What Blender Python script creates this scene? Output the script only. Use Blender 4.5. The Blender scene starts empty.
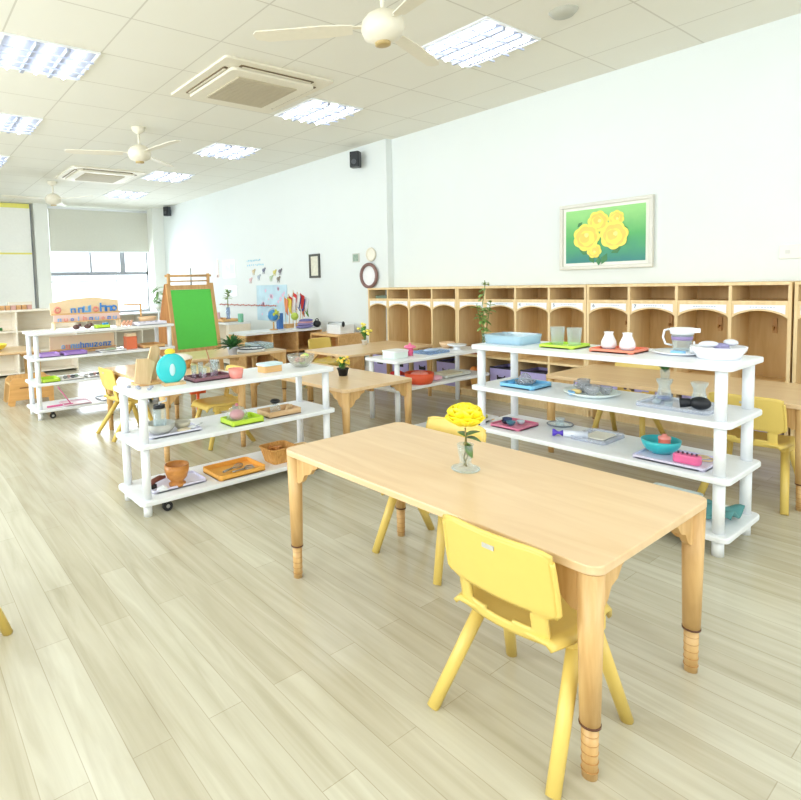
import bpy, bmesh, math, random
from mathutils import Vector, Matrix
random.seed(7)
PI = math.pi
sc = bpy.context.scene
COL = sc.collection

# ---------------------------------------------------------------- camera
W, Hh, F, CX, CY = 801.0, 800.0, 569.2, 309.4, 323.0
pitch, roll, yaw = math.radians(3.99), math.radians(-1.66), math.radians(36.45)
cp, sp, cr, sr, cy_, sy_ = math.cos(pitch), math.sin(pitch), math.cos(roll), math.sin(roll), math.cos(yaw), math.sin(yaw)
fwd = Vector((cp*sy_, cp*cy_, -sp)); right = Vector((cy_, -sy_, 0)); up = right.cross(fwd)
r2 = right*cr + up*sr; u2 = up*cr - right*sr
cam_d = bpy.data.cameras.new('camera'); cam = bpy.data.objects.new('camera', cam_d); COL.objects.link(cam)
cam.matrix_world = Matrix(((r2.x, u2.x, -fwd.x, 0), (r2.y, u2.y, -fwd.y, 0), (r2.z, u2.z, -fwd.z, 1.12), (0, 0, 0, 1)))
cam_d.sensor_fit = 'HORIZONTAL'; cam_d.sensor_width = 36.0; cam_d.lens = F/W*36.0
cam_d.shift_x = (W/2 - CX)/W; cam_d.shift_y = -(Hh/2 - CY)/W
cam_d.clip_start = 0.02; cam_d.clip_end = 200
sc.camera = cam

# ---------------------------------------------------------------- world, exposure
EXPOSURE = -0.78
sc.view_settings.view_transform = 'Standard'; sc.view_settings.look = 'None'
sc.view_settings.gamma = 1.0; sc.view_settings.exposure = EXPOSURE; sc.view_settings.use_curve_mapping = False
wd = bpy.data.worlds.new('sky'); sc.world = wd; wd.use_nodes = True
bg = wd.node_tree.nodes['Background']; bg.inputs[0].default_value = (0.93, 0.97, 1.0, 1); bg.inputs[1].default_value = 4.0
sc.cycles.use_denoising = True
sc.cycles.max_bounces = 10; sc.cycles.diffuse_bounces = 5; sc.cycles.glossy_bounces = 4
sc.cycles.transmission_bounces = 8; sc.cycles.transparent_max_bounces = 12
sc.cycles.caustics_reflective = False; sc.cycles.caustics_refractive = False
sc.cycles.sample_clamp_indirect = 6.0

def area_light(name, loc, rot, sx, sy, power, color):
    l = bpy.data.lights.new(name, 'AREA'); l.shape = 'RECTANGLE'; l.size = sx; l.size_y = sy; l.energy = power; l.color = color
    o = bpy.data.objects.new(name, l); COL.objects.link(o); o.location = loc; o.rotation_euler = rot
    return o
# fill lamps added at unseen left and back openings; daylight_far enters by far window
DAY = (0.86, 0.94, 1.0)
area_light('fill_left_a', (-2.75, 0.6, 1.65), (0, -PI/2, 0), 1.9, 3.0, 135, DAY)
area_light('fill_left_b', (-2.75, 5.4, 1.65), (0, -PI/2, 0), 1.9, 3.0, 280, DAY)
area_light('fill_back', (1.2, -2.65, 1.65), (PI/2, 0, 0), 3.4, 1.9, 75, DAY)
area_light('daylight_far', (3.45, 12.0, 1.25), (-PI/2, 0, 0), 1.8, 1.1, 170, DAY)

# ---------------------------------------------------------------- materials
MATS = {}
def newmat(name):
    m = bpy.data.materials.new(name); m.use_nodes = True
    return m, m.node_tree, m.node_tree.nodes['Principled BSDF']
def lin(c):
    return tuple((x/255/12.92 if x/255 <= .04045 else ((x/255+.055)/1.055)**2.4) for x in c)
def plain(name, rgb, rough=.45, spec=.5, noise=.04, scale=30, metal=0):
    """solid colour with a faint mottling"""
    if name in MATS: return MATS[name]
    m, t, b = newmat(name)
    c = lin(rgb)
    n = t.nodes.new('ShaderNodeTexNoise'); n.inputs['Scale'].default_value = scale
    tc = t.nodes.new('ShaderNodeTexCoord'); t.links.new(tc.outputs['Object'], n.inputs['Vector'])
    mx = t.nodes.new('ShaderNodeMix'); mx.data_type = 'RGBA'
    mx.inputs[6].default_value = (*[max(0, x*(1-noise)) for x in c], 1); mx.inputs[7].default_value = (*[min(1, x*(1+noise)) for x in c], 1)
    t.links.new(n.outputs['Fac'], mx.inputs[0]); t.links.new(mx.outputs[2], b.inputs['Base Color'])
    b.inputs['Roughness'].default_value = rough; b.inputs['Specular IOR Level'].default_value = spec; b.inputs['Metallic'].default_value = metal
    MATS[name] = m; return m
def wood(name, rgb, rgb2, rough=.4, axis='Y', scale=1.0):
    if name in MATS: return MATS[name]
    m, t, b = newmat(name)
    tc = t.nodes.new('ShaderNodeTexCoord'); mp = t.nodes.new('ShaderNodeMapping')
    s = [14*scale, 14*scale, 14*scale]; s['XYZ'.index(axis)] = 1.6*scale
    mp.inputs['Scale'].default_value = s
    n = t.nodes.new('ShaderNodeTexNoise'); n.inputs['Scale'].default_value = 1.6; n.inputs['Detail'].default_value = 6; n.inputs['Distortion'].default_value = 1.2
    cr_ = t.nodes.new('ShaderNodeValToRGB'); cr_.color_ramp.elements[0].position = .32; cr_.color_ramp.elements[1].position = .68
    cr_.color_ramp.elements[0].color = (*lin(rgb2), 1); cr_.color_ramp.elements[1].color = (*lin(rgb), 1)
    t.links.new(tc.outputs['Object'], mp.inputs['Vector']); t.links.new(mp.outputs[0], n.inputs['Vector'])
    t.links.new(n.outputs['Fac'], cr_.inputs[0]); t.links.new(cr_.outputs[0], b.inputs['Base Color'])
    b.inputs['Roughness'].default_value = rough
    MATS[name] = m; return m
def glass(name, rgb=(240, 248, 250), rough=.02, mixf=.72):
    """clear ware: mostly see-through with fresnel reflections and a tint"""
    if name in MATS: return MATS[name]
    m, t, b = newmat(name)
    b.inputs['Base Color'].default_value = (*lin(rgb), 1); b.inputs['Roughness'].default_value = .08
    b.inputs['Specular IOR Level'].default_value = .8
    tr = t.nodes.new('ShaderNodeBsdfTransparent'); tr.inputs[0].default_value = (*[min(1, x*.5+.5) for x in lin(rgb)], 1)
    mx = t.nodes.new('ShaderNodeMixShader'); lw = t.nodes.new('ShaderNodeLayerWeight'); lw.inputs['Blend'].default_value = .35
    mr = t.nodes.new('ShaderNodeMapRange'); mr.inputs[3].default_value = max(.04, (1-mixf)*.55-.05); mr.inputs[4].default_value = .42
    t.links.new(lw.outputs['Facing'], mr.inputs[0]); t.links.new(mr.outputs[0], mx.inputs[0])
    t.links.new(tr.outputs[0], mx.inputs[1]); t.links.new(b.outputs[0], mx.inputs[2])
    t.links.new(mx.outputs[0], t.nodes['Material Output'].inputs[0])
    MATS[name] = m; return m
def emit(name, rgb, s):
    if name in MATS: return MATS[name]
    m, t, b = newmat(name)
    b.inputs['Emission Color'].default_value = (*lin(rgb), 1); b.inputs['Emission Strength'].default_value = s
    b.inputs['Base Color'].default_value = (.9, .9, .9, 1)
    MATS[name] = m; return m

WHITE = plain('white_plastic', (240, 243, 246), .35)
CREAM = plain('cream_enamel', (236, 230, 212), .5)
YEL = plain('yellow_plastic', (226, 197, 104), .38, noise=.03)
BEECH = wood('beech_top', (232, 202, 160), (222, 188, 142), .3, 'Y', .7)
BEECHL = wood('beech_leg', (222, 184, 126), (202, 158, 98), .42, 'Z', 1.5)
BIRCH = wood('birch_board', (238, 212, 164), (226, 196, 144), .5, 'Z')
PINE = wood('pine_light', (232, 190, 132), (212, 164, 104), .5, 'X')
TAN = wood('tan_back_panel', (216, 182, 126), (204, 166, 108), .6, 'Z')
METAL = plain('brushed_metal', (180, 184, 188), .3, metal=.9)
BLACK = plain('black_rubber', (28, 30, 34), .5)
GLASS = glass('clear_glass')
LEAF = plain('leaf_green', (82, 140, 58), .5, noise=.3, scale=15)
LEAFD = plain('deep_leaf_green', (48, 100, 48), .5, noise=.3, scale=15)
def C_(name, rgb, rough=.4): return plain(name, rgb, rough)

# ---------------------------------------------------------------- mesh building
class MB:
    def __init__(s): s.v = []; s.f = []; s.sm = []
    def add(s, vs, fs, smooth=False):
        o = len(s.v); s.v += [Vector(v) for v in vs]
        for f in fs: s.f.append([i+o for i in f]); s.sm.append(smooth)
        return s
    def box(s, cx, cy, cz, sx, sy, sz, rz=0, rx=0, ry=0):
        vs = []
        R = Matrix.Rotation(rz, 3, 'Z') @ Matrix.Rotation(ry, 3, 'Y') @ Matrix.Rotation(rx, 3, 'X')
        for x in (-.5, .5):
            for y in (-.5, .5):
                for z in (-.5, .5): vs.append(R @ Vector((x*sx, y*sy, z*sz)) + Vector((cx, cy, cz)))
        return s.add(vs, [(0,1,3,2),(4,6,7,5),(0,4,5,1),(2,3,7,6),(0,2,6,4),(1,5,7,3)])
    def span(s, x0, x1, y0, y1, z0, z1): return s.box((x0+x1)/2, (y0+y1)/2, (z0+z1)/2, abs(x1-x0), abs(y1-y0), abs(z1-z0))
    def prism(s, pts, z0, z1, axis='Z', smooth=False):
        """polygon (2-D) extruded along an axis"""
        def mk(p, z):
            return {'Z': (p[0], p[1], z), 'Y': (p[0], z, p[1]), 'X': (z, p[0], p[1])}[axis]
        n = len(pts); vs = [mk(p, z0) for p in pts] + [mk(p, z1) for p in pts]
        fs = [list(range(n))[::-1], list(range(n, 2*n))]
        s.add(vs, fs); o = len(s.v) - 2*n
        for i in range(n):
            j = (i+1) % n; s.f.append([o+i, o+j, o+n+j, o+n+i]); s.sm.append(smooth)
        return s
    def slab(s, cx, cy, w, d, z0, z1, r=.03, n=6):
        return s.prism(rrect(cx, cy, w, d, r, n), z0, z1)
    def cyl(s, p0, p1, r0, r1=None, n=16, cap=True, flat=1.0):
        r1 = r0 if r1 is None else r1
        p0, p1 = Vector(p0), Vector(p1); d = (p1-p0).normalized()
        a = d.orthogonal().normalized() if abs(d.z) < .999 else Vector((1, 0, 0)); b = d.cross(a)
        vs = []
        for p, r in ((p0, r0), (p1, r1)):
            for i in range(n): t = 2*PI*i/n; vs.append(p + a*r*math.cos(t) + b*r*flat*math.sin(t))
        o = len(s.v); s.add(vs, [])
        for i in range(n): j = (i+1) % n; s.f.append([o+i, o+j, o+n+j, o+n+i]); s.sm.append(True)
        if cap: s.f += [[o+i for i in range(n)][::-1], [o+n+i for i in range(n)]]; s.sm += [False, False]
        return s
    def lathe(s, prof, c=(0, 0, 0), n=24, lobes=None):
        """profile of (radius, z) turned round the vertical through c"""
        o = len(s.v); m = len(prof)
        for i in range(n):
            t = 2*PI*i/n
            for r, z in prof:
                k = 1 if not lobes else 1 + lobes[1]*math.cos(lobes[0]*t)
                s.v.append(Vector((c[0]+r*k*math.cos(t), c[1]+r*k*math.sin(t), c[2]+z)))
        for i in range(n):
            j = (i+1) % n
            for k in range(m-1):
                s.f.append([o+i*m+k, o+j*m+k, o+j*m+k+1, o+i*m+k+1]); s.sm.append(True)
        return s
    def ball(s, c, rx, ry=None, rz=None, n=14, m=8):
        ry = rx if ry is None else ry; rz = rx if rz is None else rz
        o = len(s.v)
        s.v.append(Vector((c[0], c[1], c[2]-rz)))
        for k in range(1, m):
            p = -PI/2 + PI*k/m
            for i in range(n):
                t = 2*PI*i/n; s.v.append(Vector((c[0]+rx*math.cos(p)*math.cos(t), c[1]+ry*math.cos(p)*math.sin(t), c[2]+rz*math.sin(p))))
        s.v.append(Vector((c[0], c[1], c[2]+rz)))
        for i in range(n):
            j = (i+1) % n
            s.f.append([o, o+1+j, o+1+i]); s.sm.append(True)
            for k in range(m-2):
                a = o+1+k*n; s.f.append([a+i, a+j, a+n+j, a+n+i]); s.sm.append(True)
            a = o+1+(m-2)*n; s.f.append([a+i, a+j, o+1+(m-1)*n]); s.sm.append(True)
        return s
    def tube(s, pts, r, n=8, closed=False):
        pts = [Vector(p) for p in pts]
        rs = r if isinstance(r, (list, tuple)) else [r]*len(pts)
        rings = []; prev = None; N = len(pts)
        for i, p in enumerate(pts):
            q0 = pts[(i-1) % N] if (closed or i > 0) else p; q1 = pts[(i+1) % N] if (closed or i < N-1) else p
            d = (q1-q0).normalized()
            a = d.orthogonal().normalized() if prev is None else (prev - d*prev.dot(d)).normalized()
            prev = a; b = d.cross(a); o = len(s.v); rings.append(o)
            for k in range(n): t = 2*PI*k/n; s.v.append(p + a*rs[i]*math.cos(t) + b*rs[i]*math.sin(t))
        for i in range(N if closed else N-1):
            A, B = rings[i], rings[(i+1) % N]
            for k in range(n): j = (k+1) % n; s.f.append([A+k, A+j, B+j, B+k]); s.sm.append(True)
        if not closed:
            s.f += [[rings[0]+k for k in range(n)][::-1], [rings[-1]+k for k in range(n)]]; s.sm += [False, False]
        return s
    def ring(s, c, R, r, axis='Z', n=28, m=8, k2=1.0):
        pts = []
        for i in range(n):
            t = 2*PI*i/n; u, w = R*math.cos(t), R*k2*math.sin(t)
            pts.append({'Z': (c[0]+u, c[1]+w, c[2]), 'X': (c[0], c[1]+u, c[2]+w), 'Y': (c[0]+u, c[1], c[2]+w)}[axis])
        return s.tube(pts, r, m, True)
    def grid(s, fn, nu, nv, skip=None, smooth=True):
        o = len(s.v)
        for i in range(nu+1):
            for j in range(nv+1): s.v.append(Vector(fn(i/nu, j/nv)))
        for i in range(nu):
            for j in range(nv):
                if skip and skip((i+.5)/nu, (j+.5)/nv): continue
                a = o+i*(nv+1)+j; s.f.append([a, a+nv+1, a+nv+2, a+1]); s.sm.append(smooth)
        return s
    def rot(s, R, c=(0, 0, 0)):
        c = Vector(c); s.v = [R @ (v-c) + c for v in s.v]; return s
    def move(s, d): d = Vector(d); s.v = [v+d for v in s.v]; return s

def rrect(cx, cy, w, d, r, n=6):
    r = min(r, w/2-.0005, d/2-.0005); pts = []
    for sx, sy, a0 in ((1, 1, 0), (-1, 1, PI/2), (-1, -1, PI), (1, -1, 1.5*PI)):
        for i in range(n+1):
            a = a0 + PI/2*i/n; pts.append((cx+sx*(w/2-r)+r*math.cos(a), cy+sy*(d/2-r)+r*math.sin(a)))
    return pts

def obj(name, mb, mat, parent=None, bevel=0, solid=0, sub=0, label=None, loc=None, rotz=0):
    me = bpy.data.meshes.new(name); me.from_pydata([tuple(v) for v in mb.v], [], mb.f); me.update()
    me.polygons.foreach_set('use_smooth', mb.sm)
    bm = bmesh.new(); bm.from_mesh(me); bmesh.ops.recalc_face_normals(bm, faces=bm.faces); bm.to_mesh(me); bm.free()
    o = bpy.data.objects.new(name, me); COL.objects.link(o); me.materials.append(mat)
    if parent: o.parent = parent
    if loc: o.location = loc
    o.rotation_euler.z = rotz
    if solid: md = o.modifiers.new('solid', 'SOLIDIFY'); md.thickness = solid; md.offset = 0
    if sub: md = o.modifiers.new('sub', 'SUBSURF'); md.levels = sub; md.render_levels = sub
    if bevel:
        md = o.modifiers.new('bev', 'BEVEL'); md.width = bevel; md.segments = 2; md.limit_method = 'ANGLE'; md.angle_limit = .7
    if label: o['label'] = label
    return o
def thing(name, label, cat, loc=(0, 0, 0), rz=0, group=None):
    o = bpy.data.objects.new(name, None); COL.objects.link(o); o.empty_display_size = .05
    o.location = loc; o.rotation_euler.z = rz; o['label'] = label; o['category'] = cat
    if group: o['group'] = group
    return o
def tag(o, label, cat, group=None):
    o['label'] = label; o['category'] = cat
    if group: o['group'] = group
    return o
def struct(name, mb, mat, **k):
    o = obj(name, mb, mat, **k)
    if not k.get('parent'): o['kind'] = 'structure'
    return o
KIDS = {}
def dup(root, loc, rz=0, label=None, group=None):
    r = root.copy(); COL.objects.link(r); r.location = loc; r.rotation_euler.z = rz
    if label: r['label'] = label
    if group: r['group'] = group
    def rec(src, dst):
        for ch in [x for x in COL.objects if x.parent == src]:
            c = ch.copy(); COL.objects.link(c); c.parent = dst; rec(ch, c)
    rec(root, r)
    return r

# ---------------------------------------------------------------- the room
X0, X1, XF, YB, YJ, YW, ZC = -2.6, 4.75, 4.66, -2.5, 4.75, 11.6, 2.733
def floor_mat():
    m, t, b = newmat('laminate_floor')
    tc = t.nodes.new('ShaderNodeTexCoord'); mp = t.nodes.new('ShaderNodeMapping'); mp.inputs['Rotation'].default_value = (0, 0, PI/2)
    br = t.nodes.new('ShaderNodeTexBrick'); br.offset = .37; br.inputs['Scale'].default_value = 1
    br.inputs['Brick Width'].default_value = .95; br.inputs['Row Height'].default_value = .1
    br.inputs['Mortar Size'].default_value = .0012; br.inputs['Mortar Smooth'].default_value = .3; br.inputs['Bias'].default_value = 0
    br.inputs['Color1'].default_value = (*lin((214, 211, 192)), 1); br.inputs['Color2'].default_value = (*lin((200, 194, 172)), 1)
    br.inputs['Mortar'].default_value = (*lin((184, 176, 154)), 1)
    t.links.new(tc.outputs['Object'], mp.inputs['Vector']); t.links.new(mp.outputs[0], br.inputs['Vector'])
    mp2 = t.nodes.new('ShaderNodeMapping'); mp2.inputs['Scale'].default_value = (11, .8, 1); t.links.new(tc.outputs['Object'], mp2.inputs['Vector'])
    n = t.nodes.new('ShaderNodeTexNoise'); n.inputs['Scale'].default_value = 2.2; n.inputs['Detail'].default_value = 7; n.inputs['Distortion'].default_value = .8
    t.links.new(mp2.outputs[0], n.inputs['Vector'])
    rp = t.nodes.new('ShaderNodeValToRGB'); rp.color_ramp.elements[0].position = .2; rp.color_ramp.elements[1].position = .75
    rp.color_ramp.elements[0].color = (*lin((214, 208, 196)), 1); rp.color_ramp.elements[1].color = (1, 1, 1, 1)
    t.links.new(n.outputs['Fac'], rp.inputs[0])
    mx = t.nodes.new('ShaderNodeMix'); mx.data_type = 'RGBA'; mx.blend_type = 'MULTIPLY'; mx.inputs[0].default_value = .85
    t.links.new(br.outputs['Color'], mx.inputs[6]); t.links.new(rp.outputs[0], mx.inputs[7])
    t.links.new(mx.outputs[2], b.inputs['Base Color'])
    b.inputs['Roughness'].default_value = .24; b.inputs['Specular IOR Level'].default_value = .5
    return m
FLOOR = floor_mat()
struct('floor', MB().span(X0-.1, X1+.1, YB-.1, YW+.6, -.1, 0), FLOOR)

def ceil_mat():
    m, t, b = newmat('mineral_ceiling_tiles')
    tc = t.nodes.new('ShaderNodeTexCoord')
    sx = t.nodes.new('ShaderNodeSeparateXYZ'); t.links.new(tc.outputs['Object'], sx.inputs[0])
    fac = None
    for ax, off in ((0, 1.282), (1, 3.444)):
        a = t.nodes.new('ShaderNodeMath'); a.operation = 'SUBTRACT'; t.links.new(sx.outputs[ax], a.inputs[0]); a.inputs[1].default_value = off - 60
        d = t.nodes.new('ShaderNodeMath'); d.operation = 'DIVIDE'; t.links.new(a.outputs[0], d.inputs[0]); d.inputs[1].default_value = .6
        f = t.nodes.new('ShaderNodeMath'); f.operation = 'FRACT'; t.links.new(d.outputs[0], f.inputs[0])
        p = t.nodes.new('ShaderNodeMath'); p.operation = 'PINGPONG'; t.links.new(d.outputs[0], p.inputs[0]); p.inputs[1].default_value = .5
        l = t.nodes.new('ShaderNodeMath'); l.operation = 'LESS_THAN'; t.links.new(p.outputs[0], l.inputs[0]); l.inputs[1].default_value = .009
        if fac is None: fac = l
        else:
            mxn = t.nodes.new('ShaderNodeMath'); mxn.operation = 'MAXIMUM'; t.links.new(fac.outputs[0], mxn.inputs[0]); t.links.new(l.outputs[0], mxn.inputs[1]); fac = mxn
    n = t.nodes.new('ShaderNodeTexNoise'); n.inputs['Scale'].default_value = 1.7; t.links.new(tc.outputs['Object'], n.inputs['Vector'])
    mt = t.nodes.new('ShaderNodeMix'); mt.data_type = 'RGBA'; mt.inputs[6].default_value = (*lin((238, 236, 226)), 1); mt.inputs[7].default_value = (*lin((242, 241, 232)), 1)
    t.links.new(n.outputs['Fac'], mt.inputs[0])
    mx = t.nodes.new('ShaderNodeMix'); mx.data_type = 'RGBA'; mx.inputs[7].default_value = (*lin((216, 213, 202)), 1)
    t.links.new(mt.outputs[2], mx.inputs[6]); t.links.new(fac.outputs[0], mx.inputs[0]); t.links.new(mx.outputs[2], b.inputs['Base Color'])
    b.inputs['Roughness'].default_value = .8; b.inputs['Specular IOR Level'].default_value = .2
    return m
CEIL = ceil_mat()
LIGHTS = [(3.38, y) for y in (-1.36, .44, 2.54-.0, 4.34, 6.14, 7.94, 9.74)] + [(.98, y) for y in (-1.0, .8, 2.54-.0, 4.34, 6.14, 7.94, 9.74)] + [(-1.42, y) for y in (.8, 2.54, 4.34, 6.14, 7.94)]
LIGHTS = [l for l in LIGHTS if not (abs(l[0]-.98) < .01 and abs(l[1]-2.54) < .01)]
struct('ceiling', MB().span(X0-.1, X1+.1, YB-.1, YW+.1, ZC, ZC+.1), CEIL)
# the ceiling's T-bar grid
WALL = plain('white_wall_paint', (228, 234, 233), .7, .3, .01, 4)
WALLC = plain('warm_wall_paint', (236, 238, 232), .7, .3, .01, 4)
struct('wall_right', MB().span(X1, X1+.12, YB, YJ, 0, ZC).span(XF, X1+.12, YJ, YW, 0, ZC), WALL)
# left wall with two wide openings added for light, back wall with one
wl = MB()
wl.span(X0-.12, X0, YB, -.95, 0, ZC).span(X0-.12, X0, 2.15, 3.85, 0, ZC).span(X0-.12, X0, 6.95, YW, 0, ZC)
for a, b in ((-.95, 2.15), (3.85, 6.95)): wl.span(X0-.12, X0, a, b, 0, .65).span(X0-.12, X0, a, b, 2.62, ZC)
struct('wall_left', wl, WALLC)
wb = MB().span(X0, -.55, YB-.12, YB, 0, ZC).span(2.95, X1, YB-.12, YB, 0, ZC).span(-.55, 2.95, YB-.12, YB, 0, .65).span(-.55, 2.95, YB-.12, YB, 2.62, ZC)
struct('wall_back', wb, WALLC)
# far wall: window opening x 2.53..4.42, z .0.. 2.68
wf = MB().span(X0, 2.5, YW, YW+.14, 0, ZC).span(4.42, X1, YW, YW+.14, 0, ZC).span(2.5, 4.42, YW, YW+.14, 2.66, ZC).span(2.5, 4.42, YW, YW+.14, 0, .62)
struct('wall_far', wf, WALLC)
struct('trim_1', MB().span(2.26, 2.5, YW-.12, YW-.002, 0, ZC), WALLC)
struct('trim_2', MB().span(4.42, XF, YW-.35, YW-.002, 0, ZC), WALLC)
struct('baseboard_right', MB().span(XF-.015, XF-.001, YJ, YW-.36, 0, .09), WHITE)

# far window
GREY = C_('grey_aluminium', (120, 124, 130))
fw = MB()
y = YW+.06
for x, w in ((3.27, .02), (3.90, .05)): fw.span(x-w, x+w, y-.03, y+.03, 1.46, 2.66)
for x in (2.512, 4.405): fw.span(x-.012, x+.012, y-.03, y+.03, .68, 2.66)
fw.span(2.5, 4.42, y-.03, y+.03, 1.40, 1.46).span(2.5, 4.42, y-.03, y+.03, .62, .68)
win = struct('window_1', fw, C_('hazed_aluminium', (150, 154, 160)))  # frame grey made paler to imitate haze from the bright window
struct('pane', MB().span(2.54, 4.38, y-.003, y+.003, .681, 2.64), glass('window_glass', (250, 253, 255), mixf=.86), parent=win)
rl = thing('balcony_railing', 'grey barred balcony railing outside the far window', 'railing', (3.3, YW+.9, 0))
rm = MB().span(-1.0, .75, -.02, .02, 1.46, 1.50).span(-1.0, .75, -.02, .02, 1.28, 1.31).span(-1.0, -.98, -.01, .01, 0, 1.5).span(.73, .75, -.01, .01, 0, 1.5)
RG = C_('rail_grey', (158, 160, 164))
obj('rail', rm, RG, rl)
bm_ = MB()
for i in range(34): bm_.span(-.97+i*.05, -.955+i*.05, -.008, .008, 1.3, 1.47)
obj('bars', bm_, RG, rl)
struct('floor_balcony', MB().span(1.5, 5.6, YW+.6, YW+2.0, -.15, -.02), WALL)

# roller blind
rb = thing('roller_blind', 'pale grey roller blind half lowered over the far window', 'blind', (3.47, YW-.06, 0))
obj('fabric', MB().box(0, 0, 2.26, 1.9, .004, .80), plain('blind_fabric', (212, 212, 200), .8), rb)
obj('roller_tube', MB().cyl((-.96, 0, 2.68), (.96, 0, 2.68), .022), WHITE, rb)
obj('bottom_bar', MB().box(0, 0, 1.86, 1.9, .018, .025), WHITE, rb)

# white wall panel with yellow borders, left of the far window
pn = thing('wall_panel', 'tall white panel with yellow strips left of the far window', 'panel', (1.3, YW-.03, 0))
obj('board', MB().span(-1.1, .92, -.02, .02, .45, 2.72), plain('panel_white', (247, 247, 242), .6), pn, label='white board')
obj('strip', MB().span(-1.1, .90, -.03, -.021, 2.64, 2.72), C_('yellow_strip', (238, 232, 120)), pn, label='upper yellow strip')
obj('strip', MB().span(-1.1, .90, -.03, -.021, 1.80, 1.83), C_('yellow_strip', (238, 232, 120)), pn, label='lower yellow strip')
obj('edge', MB().span(.905, .925, -.025, .02, .45, 2.72), GREY, pn, label='grey edge profile')

# ---------------------------------------------------------------- ceiling fixtures
TUBE = emit('lit_tube', (250, 252, 255), 24.0)
LOUV = plain('louvre_aluminium', (172, 180, 200), .5)
cl = thing('ceiling_light', 'recessed square louvred ceiling light', 'ceiling light', (3.38, 2.54, ZC), group='recessed ceiling lights')
obj('frame', MB().span(-.3, .3, -.3, -.285, -.012, 0).span(-.3, .3, .285, .3, -.012, 0).span(-.3, -.285, -.285, .285, -.012, 0).span(.285, .3, -.285, .285, -.012, 0), WHITE, cl)
obj('reflector', MB().span(-.285, .285, -.285, .285, -.003, -.0005), LOUV, cl)
for i in range(3):
    x = (-.19, 0, .19)[i]
    obj('tube', MB().cyl((x, -.275, -.018), (x, .275, -.018), .013, n=10), TUBE, cl)
lm = MB()
for x in (-.095, .095): lm.span(x-.012, x+.012, -.284, .284, -.034, -.003)
for k in range(4):
    yy = -.18+.12*k; lm.span(-.284, .284, yy-.004, yy+.004, -.045, -.033)
obj('louvre', lm, LOUV, cl)
where = {
 (3.38, 2.54): 'lit square louvred ceiling light nearest the camera on the right, behind the fan',
 (3.38, 4.34): 'second lit square ceiling light along the right row, past the large vent unit',
 (3.38, 6.14): 'third lit square ceiling light along the right row',
 (3.38, 7.94): 'fourth lit square ceiling light along the right row, beside the far vent unit',
 (3.38, 9.74): 'faint last square ceiling light of the right row, above the roller blind',
 (.98, 4.34): 'large lit square ceiling light at the upper left corner of the view',
 (.98, 6.14): 'smaller lit square ceiling light at the left edge of the view'}
cl['label'] = where[(3.38, 2.54)]
for x, y in LIGHTS:
    if (x, y) == (3.38, 2.54): continue
    dup(cl, (x, y, ZC), 0, where.get((round(x, 2), round(y, 2)), 'square louvred ceiling light outside the view'), None if (round(x, 2), round(y, 2)) in where else 'ceiling lights outside the view')

def cassette(loc, label):
    t = thing('ceiling_air_conditioner', label, 'air conditioner', loc, group='ceiling air conditioners')
    m = MB().prism(rrect(0, 0, .98, .98, .03), -.018, 0)
    obj('housing', m, CREAM, t, bevel=.003)
    obj('face_panel', MB().prism(rrect(0, 0, .76, .76, .05), -.045, -.018), CREAM, t, bevel=.008)
    g = MB().span(-.27, .27, -.27, .27, -.052, -.045)
    for i in range(18): g.span(-.265, .265, -.26+i*.03, -.245+i*.03, -.056, -.052)
    obj('grille', g, plain('vent_grille', (200, 190, 166), .6), t)
    slot = plain('dark_slot', (110, 92, 62), .6)
    for a in range(4):
        obj('air_slot', MB().box(.405, 0, -.021, .03, .66, .008).rot(Matrix.Rotation(a*PI/2, 3, 'Z')), slot, t)
        obj('flap', MB().box(.402, 0, -.026, .02, .62, .004).rot(Matrix.Rotation(a*PI/2, 3, 'Z')), CREAM, t)
    return t
ac = cassette((2.50, 4.10, ZC), 'large beige square air conditioner cassette in the ceiling, nearest')
dup(ac, (2.52, 8.3, ZC), 0, 'smaller looking beige air conditioner cassette far down the ceiling')

def fan(loc, a0, label):
    t = thing('ceiling_fan', label, 'ceiling fan', loc, group='ceiling fans')
    obj('canopy', MB().lathe([(.001, 0), (.07, 0), (.065, -.03), (.025, -.06), (.014, -.065)]), CREAM, t)
    obj('rod', MB().cyl((0, 0, -.05), (0, 0, -.2), .012), CREAM, t)
    obj('motor', MB().lathe([(.014, -.17), (.05, -.18), (.085, -.2), (.11, -.23), (.115, -.27), (.1, -.31), (.05, -.335), (.04, -.34), (.001, -.34)]), CREAM, t)
    obj('hub_cap', MB().lathe([(.042, -.338), (.042, -.352), (.03, -.356), (.001, -.356)]), C_('brass_ring', (190, 165, 110)), t)
    for k in range(3):
        a = a0 + k*2*PI/3
        b = MB()
        pts = [(.16, -.045), (.3, -.062), (.62, -.058), (.69, -.03), (.70, .02), (.68, .045), (.3, .05), (.16, .035)]
        b.prism(pts, -.262, -.256)
        b.rot(Matrix.Rotation(.14, 3, 'X'), (0, 0, -.259)).rot(Matrix.Rotation(a, 3, 'Z'))
        bl = obj('blade', b, CREAM, t)
        obj('blade_arm', MB().span(.09, .2, -.014, .014, -.254, -.248).rot(Matrix.Rotation(a, 3, 'Z')), CREAM, bl)
    return t
fan((2.22, 2.27, ZC), math.radians(18), 'cream ceiling fan nearest the camera, cut by the top edge')
fan((2.14, 5.70, ZC), math.radians(40), 'middle cream ceiling fan, past the large vent unit')
fan((2.08, 9.14, ZC), math.radians(65), 'farthest small ceiling fan, in front of the roller blind')
sd = tag(obj('smoke_detector', MB().lathe([(.001, -.028), (.06, -.028), (.075, -.012), (.085, 0)]), plain('grey_plastic', (190, 190, 178)), loc=(3.43, 1.94, ZC)), 'round grey disc detector on the ceiling near the top edge', 'smoke detector')

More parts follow.
